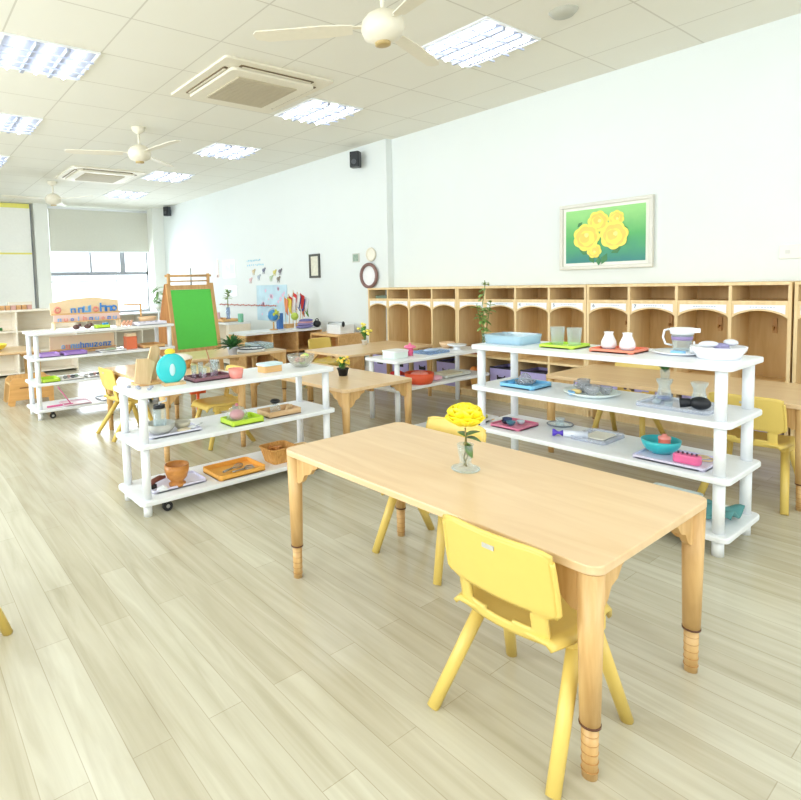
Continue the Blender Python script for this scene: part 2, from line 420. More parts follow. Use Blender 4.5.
def speaker(loc, rz, label):
    t = thing('wall_speaker', label, 'speaker', loc, rz, 'black wall speakers')
    obj('cabinet', MB().slab(0, 0, .115, .115, -.09, .09, .02), C_('speaker_black', (44, 48, 54)), t, bevel=.004)
    obj('grille', MB().box(-.060, 0, 0, .006, .095, .16), C_('speaker_grille', (30, 33, 38)), t)
    obj('driver', MB().cyl((-.062, 0, -.03), (-.067, 0, -.03), .03), C_('speaker_cone', (70, 74, 80)), t)
    obj('bracket', MB().box(.078, 0, .02, .06, .03, .03), BLACK, t)
    return t
speaker((XF-.11, 5.15, 2.56), .5, 'small black speaker high on the wall left of the pilaster')
speaker((XF-.10, 10.80, 2.62), .5, 'tiny black speaker in the far corner beside the roller blind')

# ---------------------------------------------------------------- things on the right wall
pt = thing('rose_painting', 'framed painting of yellow roses on green above the cubbies', 'painting', (X1, 2.325, 1.445))
FRAME = plain('silver_frame', (214, 212, 202), .35)
fy, fz = .375, .275
fm = MB()
fm.span(-.035, -.001, -fy, fy, fz-.03, fz).span(-.035, -.001, -fy, fy, -fz, -fz+.03).span(-.035, -.001, -fy, -fy+.03, -fz+.03, fz-.03).span(-.035, -.001, fy-.03, fy, -fz+.03, fz-.03)
obj('frame', fm, FRAME, pt, bevel=.004)
obj('mat_border', MB().span(-.02, -.001, -fy+.03, fy-.03, -fz+.03, fz-.03), plain('mat_board', (236, 236, 226)), pt)
def canvas_mat():
    m, t, b = newmat('green_painted_canvas')
    tc = t.nodes.new('ShaderNodeTexCoord'); sx = t.nodes.new('ShaderNodeSeparateXYZ'); t.links.new(tc.outputs['Object'], sx.inputs[0])
    mr = t.nodes.new('ShaderNodeMapRange'); mr.inputs[1].default_value = -.25; mr.inputs[2].default_value = .25
    n = t.nodes.new('ShaderNodeTexNoise'); n.inputs['Scale'].default_value = 9; t.links.new(tc.outputs['Object'], n.inputs['Vector'])
    ad = t.nodes.new('ShaderNodeMath'); ad.operation = 'MULTIPLY_ADD'; ad.inputs[1].default_value = .25
    t.links.new(sx.outputs[2], mr.inputs[0]); t.links.new(n.outputs['Fac'], ad.inputs[0]); t.links.new(mr.outputs[0], ad.inputs[2])
    rp = t.nodes.new('ShaderNodeValToRGB'); e = rp.color_ramp.elements
    e[0].position = .2; e[0].color = (*lin((52, 132, 128)), 1); e[1].position = 1; e[1].color = (*lin((150, 214, 130)), 1)
    k = rp.color_ramp.elements.new(.6); k.color = (*lin((84, 176, 100)), 1)
    t.links.new(ad.outputs[0], rp.inputs[0]); t.links.new(rp.outputs[0], b.inputs['Base Color']); b.inputs['Roughness'].default_value = .5
    return m
cv = obj('canvas', MB().span(-.024, -.02, -fy+.055, fy-.055, -fz+.055, fz-.055), canvas_mat(), pt)
YR = [C_('rose_yellow_a', (246, 224, 84)), C_('rose_yellow_b', (232, 200, 78)), C_('rose_yellow_c', (250, 234, 130))]
def lobed(cy, cz, R, n, amp, ph):
    return [(cy + R*(1+amp*abs(math.sin(n*t/2+ph)))*math.cos(t), cz + R*(1+amp*abs(math.sin(n*t/2+ph)))*math.sin(t)) for t in [2*PI*i/60 for i in range(60)]]
lv = MB()
for (cy, cz, l, a) in ((.2, -.11, .09, 3.6), (.12, -.15, .09, 4.2), (-.03, -.15, .10, 5.2), (-.14, -.11, .09, 5.8), (-.19, .04, .08, 6.4), (-.14, .13, .07, .8), (.22, .08, .06, 2.4), (.04, -.17, .08, 4.7)):
    d = Vector((math.cos(a), math.sin(a))); p = Vector((-d.y, d.x)); c = Vector((cy, cz))
    q = [c, c+d*l*.5+p*l*.28, c+d*l, c+d*l*.5-p*l*.28]; lv.prism([(v.x, v.y) for v in q], -.0252, -.0242, 'X')
obj('painted_leaves', lv, C_('painted_leaf', (38, 120, 52)), cv)
roses = [(-.10, .125, .062, 2), (.045, .115, .085, 1.3), (.075, -.125, .06, 2.5), (.14, -.01, .112, 0), (-.085, -.01, .112, .7)]
for i, (cy, cz, R, ph) in enumerate(roses):
    for k in range(5):
        rr = R*(1-.21*k)*.9; mb = MB().prism(lobed(cy+.07*R*k*math.cos(k*2+ph)*.6, cz+.07*R*k*math.sin(k*2+ph)*.6, rr, 7-k, .14, ph+k), -.0255-.0008*(k+1)-.0012*i, -.0255-.0008*k-.0012*i, 'X')
        if k == 0: base = obj('painted_rose', mb, YR[0], cv)
        else: obj('petals', mb, YR[(1, 0, 1, 2)[k-1]], base)

oc = thing('light_switch', 'white double wall switch plate at the right edge above the cubbies', 'light switch', (X1, 1.10, 1.235))
obj('plate', MB().span(-.012, -.001, -.085, .085, -.045, .045), C_('switch_white', (232, 232, 226)), oc, bevel=.003)
for yy in (-.04, .04): obj('rocker', MB().span(-.016, -.012, yy-.012, yy+.012, -.012, .012), C_('switch_grey', (212, 212, 208)), oc)

ck = thing('wall_clock', 'round white disc with a thick dark brown rim just left of the cubbies', 'clock', (XF, 5.05, 1.19))
obj('rim', MB().ring((-.03, 0, 0), .135, .02, 'X'), C_('dark_rim', (132, 100, 94)), ck)
obj('face', MB().cyl((-.02, 0, 0), (-.002, 0, 0), .13, n=32), C_('clock_face', (244, 244, 246)), ck)
c2 = thing('wall_disc', 'plain cream disc high on the wall above the dark rimmed one', 'clock', (XF, 5.02, 1.44))
obj('rim', MB().ring((-.018, 0, 0), .075, .01, 'X'), C_('cream_rim', (226, 220, 204)), c2)
obj('face', MB().cyl((-.014, 0, 0), (-.002, 0, 0), .075, n=32), C_('cream_face', (240, 236, 222)), c2)
pq = thing('small_plaque', 'small grey green picture tile left of the cream disc', 'plaque', (XF, 5.30, 1.415))
obj('frame', MB().span(-.012, -.001, -.06, .06, -.055, .055), C_('plaque_frame', (206, 208, 200)), pq)
obj('picture', MB().span(-.014, -.012, -.048, .048, -.043, .043), plain('plaque_picture', (150, 172, 156), noise=.5, scale=40), pq)
ph = thing('framed_picture', 'narrow dark framed picture on the wall behind the flags', 'picture', (XF, 6.14, 1.35))
obj('frame', MB().span(-.02, -.001, -.115, .115, .13, .16).span(-.02, -.001, -.115, .115, -.16, -.13).span(-.02, -.001, -.115, -.085, -.13, .13).span(-.02, -.001, .085, .115, -.13, .13), C_('dark_frame', (72, 72, 66)), ph)
obj('print', MB().span(-.01, -.001, -.085, .085, -.13, .13), plain('pale_print', (224, 222, 204), noise=.2, scale=25), ph)
# pastel poster, lettering and animal stickers
po = thing('wall_poster', 'pale blue pastel poster behind the globe', 'poster', (XF, 7.25, .84))
obj('sheet', MB().span(-.006, -.001, -.42, .42, -.27, .27), plain('pastel_poster', (192, 220, 238), .7, noise=.25, scale=5), po)
pm = MB()
random.seed(3)
for i in range(14):
    yy, zz, r = random.uniform(-.36, .36), random.uniform(-.22, .22), random.uniform(.015, .04); pm.cyl((-.0075, yy, zz), (-.006, yy, zz), r, n=10)
obj('printed_shapes', pm, C_('poster_pink', (226, 190, 214)), po)
stk = [(7.75, 1.50, (120, 196, 222), .20), (7.70, 1.43, (120, 196, 222), .24)]
for i, (yy, zz, c, l) in enumerate(stk):
    m = MB(); random.seed(i)
    for k in range(9):
        m.box(-.003, yy-l+k*l/4.2, zz+random.uniform(-.004, .006), .003, .022, random.uniform(.012, .026), 0, random.uniform(-.6, .6))
    o = obj('wall_lettering', m.move((-0, -yy, -zz)), C_('lettering_blue', c), loc=(XF, yy, zz)); tag(o, ['upper', 'lower'][i]+' line of pale blue script lettering on the wall', 'lettering', 'blue wall lettering')
cols = [(190, 170, 120, 'tan'), (90, 96, 120, 'slate'), (200, 190, 90, 'olive yellow'), (90, 80, 90, 'dark grey'), (150, 160, 170, 'grey blue'), (170, 190, 150, 'pale green'), (110, 100, 80, 'brown'), (210, 170, 170, 'pink')]
spots = [(7.75, 1.33), (7.45, 1.34), (7.15, 1.30), (7.0, 1.31), (7.6, 1.24), (7.25, 1.22), (7.05, 1.20), (7.85, 1.20)]
for (yy, zz), c in zip(spots, cols):
    m = MB().ball((-.004, 0, 0), .004, .045, .028).ball((-.004, -.045, .025), .004, .02, .018).span(-.006, -.002, .01, .02, -.055, -.02).span(-.006, -.002, -.03, -.02, -.055, -.02)
    o = obj('wall_sticker', m, C_('sticker_'+c[3].replace(' ', '_'), c[:3]), loc=(XF, yy, zz)); tag(o, c[3]+' little animal shaped sticker above the pastel poster', 'sticker', 'animal stickers on the wall')
for nm, yy, zz, sy, sz, c, lb in (('wall_drawing', 8.55, 1.40, .32, .2, (196, 220, 236), 'pale blue drawing on the wall, upper of the two left of the lettering'), ('wall_drawing', 8.5, 1.03, .3, .07, (186, 214, 218), 'pale blue low drawing on the wall, lower of the two')):
    t = thing(nm, lb, 'drawing', (XF, yy, zz))
    obj('paper', MB().span(-.003, -.001, -sy/2-.05, sy/2+.05, -sz/2-.05, sz/2+.05), C_('drawing_paper', (245, 246, 244)), t)
    m = MB(); random.seed(5)
    for k in range(7): m.box(-.004, -sy/2+sy*k/6, random.uniform(-.2, .1)*sz, .002, .05, sz*random.uniform(.4, .9))
    obj('ink', m, C_('ink_blue', c), t)
pk = obj('wall_ribbon', MB().box(-.004, 0, 0, .004, .05, .3).box(-.004, .0, -.13, .004, .09, .05), C_('ribbon_peach', (240, 206, 192)), loc=(XF, 8.95, 1.42)); tag(pk, 'thin peach paper ribbon hanging left of the upper drawing', 'ribbon')

# ---------------------------------------------------------------- cubbies
XC0, XC1, ZT, BW = 4.40, 4.745, 1.045, .315
GLYPH = {}
def text_part(s, size, loc, parent, mat, name='number'):
    cu = bpy.data.curves.new(name, 'FONT'); cu.body = s; cu.size = size; cu.extrude = .0006; cu.align_x = 'CENTER'; cu.align_y = 'CENTER'
    o = bpy.data.objects.new(name, cu); COL.objects.link(o); cu.materials.append(mat); o.parent = parent
    o.location = loc; o.rotation_euler = (PI/2, 0, -PI/2)
    bpy.context.view_layer.update()
    me = bpy.data.meshes.new_from_object(o.evaluated_get(bpy.context.evaluated_depsgraph_get()))
    o2 = bpy.data.objects.new(name, me); COL.objects.link(o2); o2.parent = parent; o2.location = loc; o2.rotation_euler = (PI/2, 0, -PI/2)
    bpy.data.objects.remove(o)
    return o2
STRIP = plain('label_paper', (240, 242, 244), .7)
INK = C_('ink_dark', (70, 84, 120))
def cubby(y_hi, nb, label, marks, w=BW):
    """unit runs towards -Y from y_hi; local origin at its back left floor corner"""
    L = nb*w; t = thing('cubby_unit', label, 'cubby shelf', (XC0, y_hi, 0), group='wooden cubby units along the right wall')
    D = XC1-XC0; th = .018
    obj('back_panel', MB().span(D-.008, D-.001, -L, 0, .06, ZT), TAN, t)
    obj('top_board', MB().span(-.004, D, -L, 0, ZT-th, ZT), BIRCH, t)
    obj('base_board', MB().span(0, D-.009, -L+th, -th, .05, .05+th), BIRCH, t)
    obj('plinth', MB().span(.02, .035, -L+th, -th, 0, .049), BIRCH, t)
    for i in range(nb+1):
        yc = -i*w; y0, y1 = (yc-th, yc) if i == 0 else ((yc, yc+th) if i == nb else (yc-th/2, yc+th/2))
        obj('side_panel' if i in (0, nb) else 'divider', MB().span(0, D-.009, y0, y1, .0 if i in (0, nb) else .07, ZT-th-.0005), BIRCH, t)
    for i in range(nb):
        a = -i*w - (th if i == 0 else th/2) - .0005; b = -(i+1)*w + (th if i == nb-1 else th/2) + .0005
        obj('shelf', MB().span(.002, D-.009, b, a, .91, .91+th), BIRCH, t)
        obj('shelf', MB().span(.002, D-.009, b, a, .385, .385+th), BIRCH, t)
        # arched rail under the upper shelf
        n = 14; pts = [(a, .909), (a, .825)]
        for k in range(n+1):
            u = k/n; pts.append((a+(b-a)*u, .825 + .042*math.sin(PI*u)**.7))
        pts += [(b, .825), (b, .909)]
        ar = MB(); o0 = []
        for k in range(n):
            u0, u1 = k/n, (k+1)/n; ya, yb = a+(b-a)*u0, a+(b-a)*u1
            za, zb = .818+.048*max(0, math.sin(PI*u0))**.7, .818+.048*max(0, math.sin(PI*u1))**.7
            ar.add([(0.004, ya, za), (.004, yb, zb), (.004, yb, .9095), (.004, ya, .9095), (.016, ya, za), (.016, yb, zb), (.016, yb, .9095), (.016, ya, .9095)],
                   [(0, 1, 2, 3), (7, 6, 5, 4), (0, 4, 5, 1), (3, 2, 6, 7)])
        obj('arched_rail', ar, BIRCH, t)
        sp_ = MB(); m = n
        for k in range(m):
            u0, u1 = .04+.92*k/m, .04+.92*(k+1)/m; ya, yb = a+(b-a)*u0, a+(b-a)*u1
            za, zb = .834+.042*math.sin(PI*u0)**.7, .834+.042*math.sin(PI*u1)**.7
            sp_.add([(.001, ya, za), (.001, yb, zb), (.001, yb, .902), (.001, ya, .902), (.0035, ya, za), (.0035, yb, zb), (.0035, yb, .902), (.0035, ya, .902)],
                    [(0, 1, 2, 3), (7, 6, 5, 4), (0, 4, 5, 1), (3, 2, 6, 7), (0, 3, 7, 4), (1, 5, 6, 2)])
        st = obj('name_strip', sp_, STRIP, t)
        if marks[i]: text_part(marks[i], .036, (0, a-.035, .882), st, INK)
        wr = MB(); random.seed(i+nb)
        for k in range(9): wr.box(.0006, a-.1-.015*k, .888, .0006, .009, random.uniform(.003, .007))
        obj('writing', wr, C_('ink_faint', (176, 190, 220)), st)
        hk = MB().span(D-.02, D-.0085, (a+b)/2-.012, (a+b)/2+.012, .70, .80).tube([(D-.02, (a+b)/2, .74), (D-.05, (a+b)/2, .725), (D-.055, (a+b)/2, .75)], .005)
        obj('coat_hook', hk, wood('hook_wood', (204, 158, 98), (186, 138, 80), .5, 'Z'), t)
    return t
cubby(4.82, 4, 'wooden cubby unit at the far left end, beside the round dark rimmed disc', ['', '', '', ''])
cubby(3.556, 4, 'second wooden cubby unit, behind the tall green twig', ['', '', '4', '5'])
cubby(2.292, 4, 'third wooden cubby unit, below the rose painting and right of it', ['6', '7', '', ''])
cubby(1.020, 2, 'wooden cubby unit cut by the right edge of the view', ['', ''])

LIL = plain('lilac_fabric', (184, 174, 226), .8, noise=.08); DK = C_('dark_lining', (34, 32, 48))
bn = thing('storage_bin', 'x', 'storage bin', (XC0+.02, 4.66, .069), group='lilac storage bins in the cubbies')
bb = MB().span(0, .012, -.12, .12, 0, .235).span(.012, .28, -.12, -.11, 0, .235).span(.012, .28, .11, .12, 0, .235).span(.268, .28, -.11, .11, 0, .235).span(.012, .268, -.11, .11, 0, .01)
obj('box', bb, LIL, bn)
obj('trim', MB().span(-.002, .014, -.121, .121, .228, .24).span(-.0015, -.0005, -.045, .045, .12, .15), DK, bn)
obj('handle', MB().tube([(-.001, -.04, .165), (-.012, -.03, .15), (-.012, .03, .15), (-.001, .04, .165)], .006), DK, bn)
obj('lining', MB().span(.014, .267, -.109, .109, .012, .21), DK, bn)
ys = [4.82-.315*(i+.5) for i in range(4)] + [3.556-.315*(i+.5) for i in range(4)] + [2.292-.315*(i+.5) for i in range(4)]
lbs = ['leftmost lilac bin, low in the first cubby unit', 'lilac bin second from the left in the first cubby unit', 'lilac bin third from the left in the first cubby unit', 'lilac bin fourth from the left in the first cubby unit', None,
 'lilac bin in the second cubby unit, behind the glass juicer', 'lilac bin in the second cubby unit, third bay', 'lilac bin in the second cubby unit, last bay, hidden behind the long table', 'lilac bin in the third cubby unit, first bay, behind the table', 'lilac bin in the third cubby unit, second bay', 'lilac bin in the third cubby unit, third bay', 'lilac bin in the third cubby unit, last bay']
first = True
for yy, lb in zip(ys, lbs):
    if lb is None: continue
    if first: bn.location = (XC0+.02, yy, .069); bn['label'] = lb; first = False
    else: dup(bn, (XC0+.02, yy, .069), 0, lb)
# bay with brown trays above orange toys
for k in range(3):
    o = obj('wooden_tray', MB().slab(0, 0, .22, .24, 0, .018, .01), wood('walnut', (170, 110, 84), (146, 88, 64), .5, 'Y'), loc=(4.55, 3.39, .403+k*.024)); tag(o, ['bottom', 'middle', 'top'][k]+' brown wooden tray of the stack inside the second cubby unit', 'tray', 'brown trays stacked in a cubby')
ob = thing('toy_basket', 'orange yellow basket of toys low in the second cubby unit', 'basket', (4.53, 3.39, .069))
obj('basket', MB().lathe([(.001, 0), (.08, 0), (.11, .16), (.104, .16), (.075, .01), (.001, .01)]), C_('basket_orange', (240, 190, 110)), ob)
obj('toys', MB().ball((.02, .03, .17), .045).ball((-.03, -.03, .175), .05).ball((-.03, .05, .17), .04), C_('toy_orange', (238, 150, 70)), ob)
gc = tag(obj('folded_cloth', MB().slab(0, 0, .22, .2, 0, .03, .04), C_('teal_grey_cloth', (110, 128, 112)), loc=(4.55, 4.66, .929)), 'grey green folded cloth in the top left cubby compartment', 'cloth')
coat = obj('hanging_cloth', MB().grid(lambda u, v: (.03*math.sin(u*9)*(.3+v*.5), -.07+.14*u, -.02-.22*v), 10, 8), C_('pale_green_cloth', (150, 164, 130)), solid=.01, loc=(4.66, 3.715, .72)); tag(coat, 'pale green cloth hanging from a hook in the first cubby unit', 'cloth')

# ---------------------------------------------------------------- tables
def table(loc, rz, W_, L_, H, label, leg_style='round', cat='table', group='children\'s wooden tables', name='wooden_table'):
    """long side along local Y"""
    t = thing(name, label, cat, loc, rz, group)
    obj('tabletop', MB().slab(0, 0, W_, L_, H-.022, H, .035), BEECH, t, bevel=.003)
    lx, ly = W_/2-.031, L_/2-.031
    obj('apron', MB().span(-lx+.04, lx-.04, -.01, .01, H-.06, H-.0225).span(-.01, .01, -ly+.05, -.0105, H-.06, H-.0225).span(-.01, .01, .0105, ly-.05, H-.06, H-.0225), BEECHL, t)
    for sx in (-1, 1):
        for sy in (-1, 1):
            x, y = sx*lx, sy*ly
            lg = obj('leg', MB().cyl((x, y, H-.0225), (x, y, .125), .029, .022, 20), BEECHL, t)
            e = MB().cyl((x, y, .125), (x, y, 0), .0185, .0165, 18)
            obj('leg_extension', e, BEECHL, lg)
            gm_ = MB()
            for k in range(5): gm_.cyl((x, y, .018+k*.021), (x, y, .0195+k*.021), .0187, n=18)
            obj('grooves', gm_, C_('groove_brown', (190, 142, 82)), lg)
            obj('ring', MB().cyl((x, y, .123), (x, y, .128), .0235, n=18), C_('groove_dark', (96, 56, 30)), lg)
            # curved corner braces
            br = MB()
            pr = [(0, 0), (.135, 0), (.13, -.018), (.105, -.026), (.085, -.05), (.055, -.06), (.04, -.085), (.02, -.1), (0, -.1)]
            br.prism([(x-sx*(.02+p), H-.0226+q) for p, q in pr], y-.009, y+.009, 'Y')
            obj('corner_brace', br, BEECHL, t)
            br2 = MB().prism([(y-sy*(.02+p), H-.0226+q) for p, q in pr], x-.009, x+.009, 'X')
            obj('corner_brace', br2, BEECHL, t)
    return t
table((1.475, 1.175, 0), 0, .62, 1.19, .50, 'large light wooden table in the foreground with a yellow flower on it')
table((2.56, 3.29, 0), 0, .62, 1.19, .45, 'lower wooden table with the black potted plant, right of the three shelf white unit')
table((3.63, 1.35, 0), 0, .63, 1.30, .50, 'long wooden table between the tall white shelf and the cubbies')
table((1.65, 3.99, 0), 0, .62, 1.19, .50, 'wooden table behind the left white shelf unit, mostly hidden by it')
table((3.64, 3.98, 0), PI/2, .62, 1.10, .50, 'wooden table near the cubbies with pale flowers, behind the low white shelf')
table((2.52, 4.75, 0), PI/2, .60, 1.0, .50, 'wooden table carrying the leafy green plant, below the easel')
table((.72, 6.85, 0), PI/2, .7, 1.1, .50, 'wooden table at the left edge with a yellow dish on it')

# ---------------------------------------------------------------- chairs
def chair():
    t = thing('school_chair', 'x', 'chair', (0, 0, 0), 0, 'yellow plastic children\'s chairs')
    def back(u, v):                       # u across, v up
        z = .285 + .238*v
        wid = .120 + .031*min(1, max(0, (v-.30)/.07)) - .004*max(0, v-.6)/.4
        y = (u*2-1)*wid
        z -= .010*max(0, v-.8)/.2*abs(u*2-1)**8
        x = -.118 - .045*v + .020*(1-abs(u*2-1)**2)*-1 + .02
        return (x, y, z)
    obj('backrest', MB().grid(back, 26, 30, skip=lambda u, v: .10 + .06*abs(u*2-1) < v < .335 and .17 < u < .83), YEL, t, solid=.011, bevel=0)
    rim = []
    rm = MB()
    for k in range(13): v = .35+.6*k/12; rim.append(Vector(back(0, v))+Vector((-.002, 0, 0)))
    rm.tube(rim, .0065, 6)
    rm.tube([Vector(back(1, .35+.6*k/12))+Vector((-.002, 0, 0)) for k in range(13)], .0065, 6)
    rm.tube([Vector(back(k/16, 1)) for k in range(17)], .0065, 6)
    obj('rim', rm, YEL, t)
    def seat(u, v):                       # u back to front, v across
        x = -.12 + .29*u; w = .135 + .018*math.sin(PI*min(1, u*1.2)); y = (v*2-1)*w
        e = abs(v*2-1)
        z = .298 - .012*math.sin(PI*u)*(1-e**2) - .012*max(0, u-.85)/.15
        if e > .95: z -= .012
        if u > .97: z -= .022; x -= .004
        if u > .9: y *= 1-.08*(u-.9)/.1
        return (x, y, z)
    obj('seat', MB().grid(seat, 16, 20), YEL, t, solid=.011)
    for sy in (-1, 1):
        obj('leg', MB().cyl((.015, sy*.120, .285), (-.174, sy*.168, 0), .0185, .016, 14), YEL, t)
        obj('leg', MB().cyl((.075, sy*.122, .285), (.172, sy*.165, 0), .0185, .0155, 14), YEL, t)
        obj('side_skirt', MB().slab(.045, sy*.124, .15, .036, .248, .289, .017), YEL, t, bevel=.008)
    p = Vector(back(.5, .88))
    obj('maker_plate', MB().span(p.x-.0085, p.x-.0062, -.016, .016, p.z-.006, p.z+.005), C_('plate_grey', (188, 186, 178)), t, label='small grey plate')
    return t
CH = chair()
CH.location = (1.255, .80, 0); CH['label'] = 'yellow chair in the foreground with its back to the camera, beside the front table leg'
chairs = [
 ((1.73, 1.53, 0), PI, 'yellow chair pushed in at the far side of the foreground table, behind the yellow flower'),
 ((3.405, .93, 0), 0, 'yellow chair at the right, seen through the end of the tall white shelf unit'),
 ((3.98, 1.785, 0), PI, 'yellow chair at the far side of the long table, only its top edge showing'),
 ((1.43, 4.35, 0), .05, 'yellow chair standing left of the left white shelf unit, seen from its side'),
 ((1.88, 3.66, 0), PI, 'yellow chair with the orange red paddle behind it, seen between shelves'),
 ((3.72, 4.72, 0), -PI/2, 'yellow chair in the distance at the end of the table near the globe'),
 ((.01, 2.05, 0), PI/4, 'yellow chair at the left edge of the view, only one foot showing'),
]
for l, rz, lb in chairs: dup(CH, l, rz, lb)
orp = obj('paddle', MB().box(0, 0, 0, .03, .12, .10).box(0, 0, -.2, .02, .02, .36), C_('orange_red', (232, 96, 48)), bevel=.005, loc=(1.80, 3.85, .38), rotz=PI/2); tag(orp, 'orange red paddle standing behind the yellow chair under the left shelf unit', 'paddle')

# ---------------------------------------------------------------- white shelf units
def shelf_unit(loc, rz, L_, D_, tops, label, name='white_shelf_unit', castors=True, r=.021):
    """long side along local X, posts between the shelves, castors inside the ends"""
    t = thing(name, label, 'shelf unit', loc, rz, 'white plastic shelf units')
    for z in tops: obj('shelf', MB().slab(0, 0, L_, D_, z-.024, z, .03), WHITE, t, bevel=.005)
    px, py = L_/2-.045, D_/2-.045
    for sx in (-1, 1):
        for sy in (-1, 1):
            p = MB(); x, y = sx*px, sy*py; prev = 0.0
            for z in tops:
                p.cyl((x, y, prev), (x, y, z-.0242), r, n=18); prev = z+.0002
            obj('post', p, WHITE, t)
            if not castors: continue
            c = MB().cyl((x-sx*.10, y+.012, .025), (x-sx*.10, y-.012, .025), .025, n=16).span(x-sx*.10-.012, x-sx*.10+.012, y-.018, y+.018, .04, tops[0]-.0245)
            cs = obj('castor', c, BLACK, t, label='small black castor')
            obj('wheel_hub', MB().cyl((x-sx*.10, y+.0135, .025), (x-sx*.10, y-.0135, .025), .01, n=10), METAL, cs)
    return t
T4 = (.09, .32, .54, .762)
shelf_unit((2.725, 1.365, 0), PI/2, 1.20, .395, T4, 'tall white four shelf unit behind the foreground table, carrying glassware and trays')
T3 = (.083, .362, .612)
shelf_unit((1.53, 2.83, 0), 0, 1.22, .37, T3, 'white three shelf unit left of centre with the teal disc and wooden goblet')
TM = (.06, .28, .50)
shelf_unit((3.69, 3.28, 0), 0, 1.17, .38, (.28, .50), 'low white shelf unit in front of the cubbies with the pink jar', castors=False)
shelf_unit((1.61, 5.50, 0), 0, 1.30, .42, T4, 'white four shelf unit at the far left with letter rack and purple trays')

# ---------------------------------------------------------------- small ware
def tray(loc, w, d, h, rgb, label, cat='tray', rz=0, group=None, r=.02, name='tray', mat=None, wall=.006, flare=.0):
    m = mat or C_('tray_%d_%d_%d' % rgb, rgb, .35)
    t = thing(name, label, cat, loc, rz, group)
    obj('base', MB().slab(0, 0, w, d, 0, .006, r), m, t)
    a, b = rrect(0, 0, w, d, r), rrect(0, 0, w-2*wall, d-2*wall, max(.004, r-wall)); n = len(a); k = 1+flare
    vs = [(x, y, .0) for x, y in a] + [(x*k, y*k, h) for x, y in a] + [(x*k, y*k, h) for x, y in b] + [(x, y, .006) for x, y in b]
    fs = []
    for q in range(3):
        for i in range(n): j = (i+1) % n; fs.append((q*n+i, q*n+j, (q+1)*n+j, (q+1)*n+i))
    obj('rim', MB().add(vs, fs, False), m, t)
    return t
def plate(loc, R, rgb, label, name='plate', cat='plate', h=.012, mat=None, group=None):
    return tag(obj(name, MB().lathe([(.001, .0), (R*.62, 0), (R, h), (R, h+.003), (R*.6, .006), (.001, .006)], n=32), mat or C_('plate_%d_%d_%d' % rgb, rgb, .3), loc=loc), label, cat, group)
def bowl(loc, R, h, rgb, label, name='bowl', cat='bowl', foot=.5, mat=None, group=None):
    p = [(.001, 0), (R*foot, 0), (R*.82, h*.35), (R*.96, h*.7), (R, h), (R*.94, h), (R*.9, h*.7), (R*.76, h*.38), (R*foot*.9, h*.1), (.001, h*.1)]
    return tag(obj(name, MB().lathe(p, n=32), mat or C_('bowl_%d_%d_%d' % rgb, rgb, .3), loc=loc), label, cat, group)
def tumbler(loc, R, h, label, mat=None, group=None, name='glass_tumbler', cat='glass'):
    p = [(.001, 0), (R*.8, 0), (R, h), (R*.93, h), (R*.74, .008), (.001, .008)]
    return tag(obj(name, MB().lathe(p, n=24), mat or GLASS, loc=loc), label, cat, group)
e = .0006
# --- foreground table: vase with yellow rose
vs = thing('flower_vase', 'small clear glass bud vase on the foreground table', 'vase', (1.475, 1.165, .5+e))
obj('vase_body', MB().lathe([(.001, 0), (.042, 0), (.045, .004), (.03, .009), (.02, .016), (.018, .03), (.024, .06), (.026, .085), (.022, .085), (.02, .06), (.014, .03), (.001, .016)]), glass('vase_glass', (236, 244, 246), mixf=.9), vs)
obj('foot', MB().ring((0, 0, .005), .043, .003), glass('vase_glass'), vs)
fl = thing('yellow_flower', 'large yellow artificial rose with green leaves in the bud vase', 'flower', (1.475, 1.165, .5+.011))
obj('stem', MB().tube([(0.004, 0, 0), (-.004, .004, .03), (.006, .0, .06), (.002, 0, .10), (.0, 0, .128)], .0028).tube([(-.006, .003, .002), (.008, -.003, .035), (-.004, 0, .07), (.002, 0, .1)], .002), C_('stem_brown', (132, 118, 62)), fl)
pet = MB()
def petal(c, R, tilt, az, s, cup=.35):
    def fn(u, v):
        a = (v-.5)*2.3; r = R*u; x = r*math.cos(a*.55); y = r*math.sin(a*.9); z = cup*R*u*u*1.3 + .1*R*math.cos(a*2)*u
        return Vector((x, y, z))
    m = MB().grid(fn, 5, 6)
    m.v = [Matrix.Rotation(az, 3, 'Z') @ Matrix.Rotation(-tilt, 3, 'Y') @ v*s + Vector(c) for v in m.v]
    return m
for ringi, (nn, R, tl, zz) in enumerate(((8, .054, -.1, .132), (7, .054, .3, .130), (6, .046, .65, .132), (5, .038, .95, .136), (4, .026, 1.25, .142))):
    for k in range(nn):
        q = petal((0, 0, zz), R, tl, k*2*PI/nn+ringi*.5, 1); o_ = len(pet.v); pet.v += q.v; pet.f += [[i+o_ for i in f] for f in q.f]; pet.sm += q.sm
pet.v = [Vector((v.x, v.y, .125+(v.z-.125)*1.5)) for v in pet.v]
obj('petals', pet, C_('petal_yellow', (252, 232, 44)), fl, solid=.0012)
lf = MB()
def leaf(m, base, d, l, w, droop=.3):
    base = Vector(base); d = Vector(d).normalized(); s = d.cross(Vector((0, 0, 1))).normalized(); n = s.cross(d)
    N = 6; o = len(m.v)
    for i in range(N+1):
        u = i/N; c = base + d*l*u + Vector((0, 0, -droop*l*u*u)); ww = w*math.sin(PI*min(1, u*.94+.06))**.8
        m.v += [c - s*ww/2 + n*ww*.12, c, c + s*ww/2 + n*ww*.12]
    for i in range(N):
        a = o+3*i; m.f += [[a, a+3, a+4, a+1], [a+1, a+4, a+5, a+2]]; m.sm += [True, True]
leaf(lf, (0, 0, .10), (.8, -.5, .45), .055, .034, .2); leaf(lf, (0, 0, .095), (.5, -.9, .1), .05, .034, .3); leaf(lf, (0, 0, .07), (-.2, -.6, -.3), .04, .026, .4)
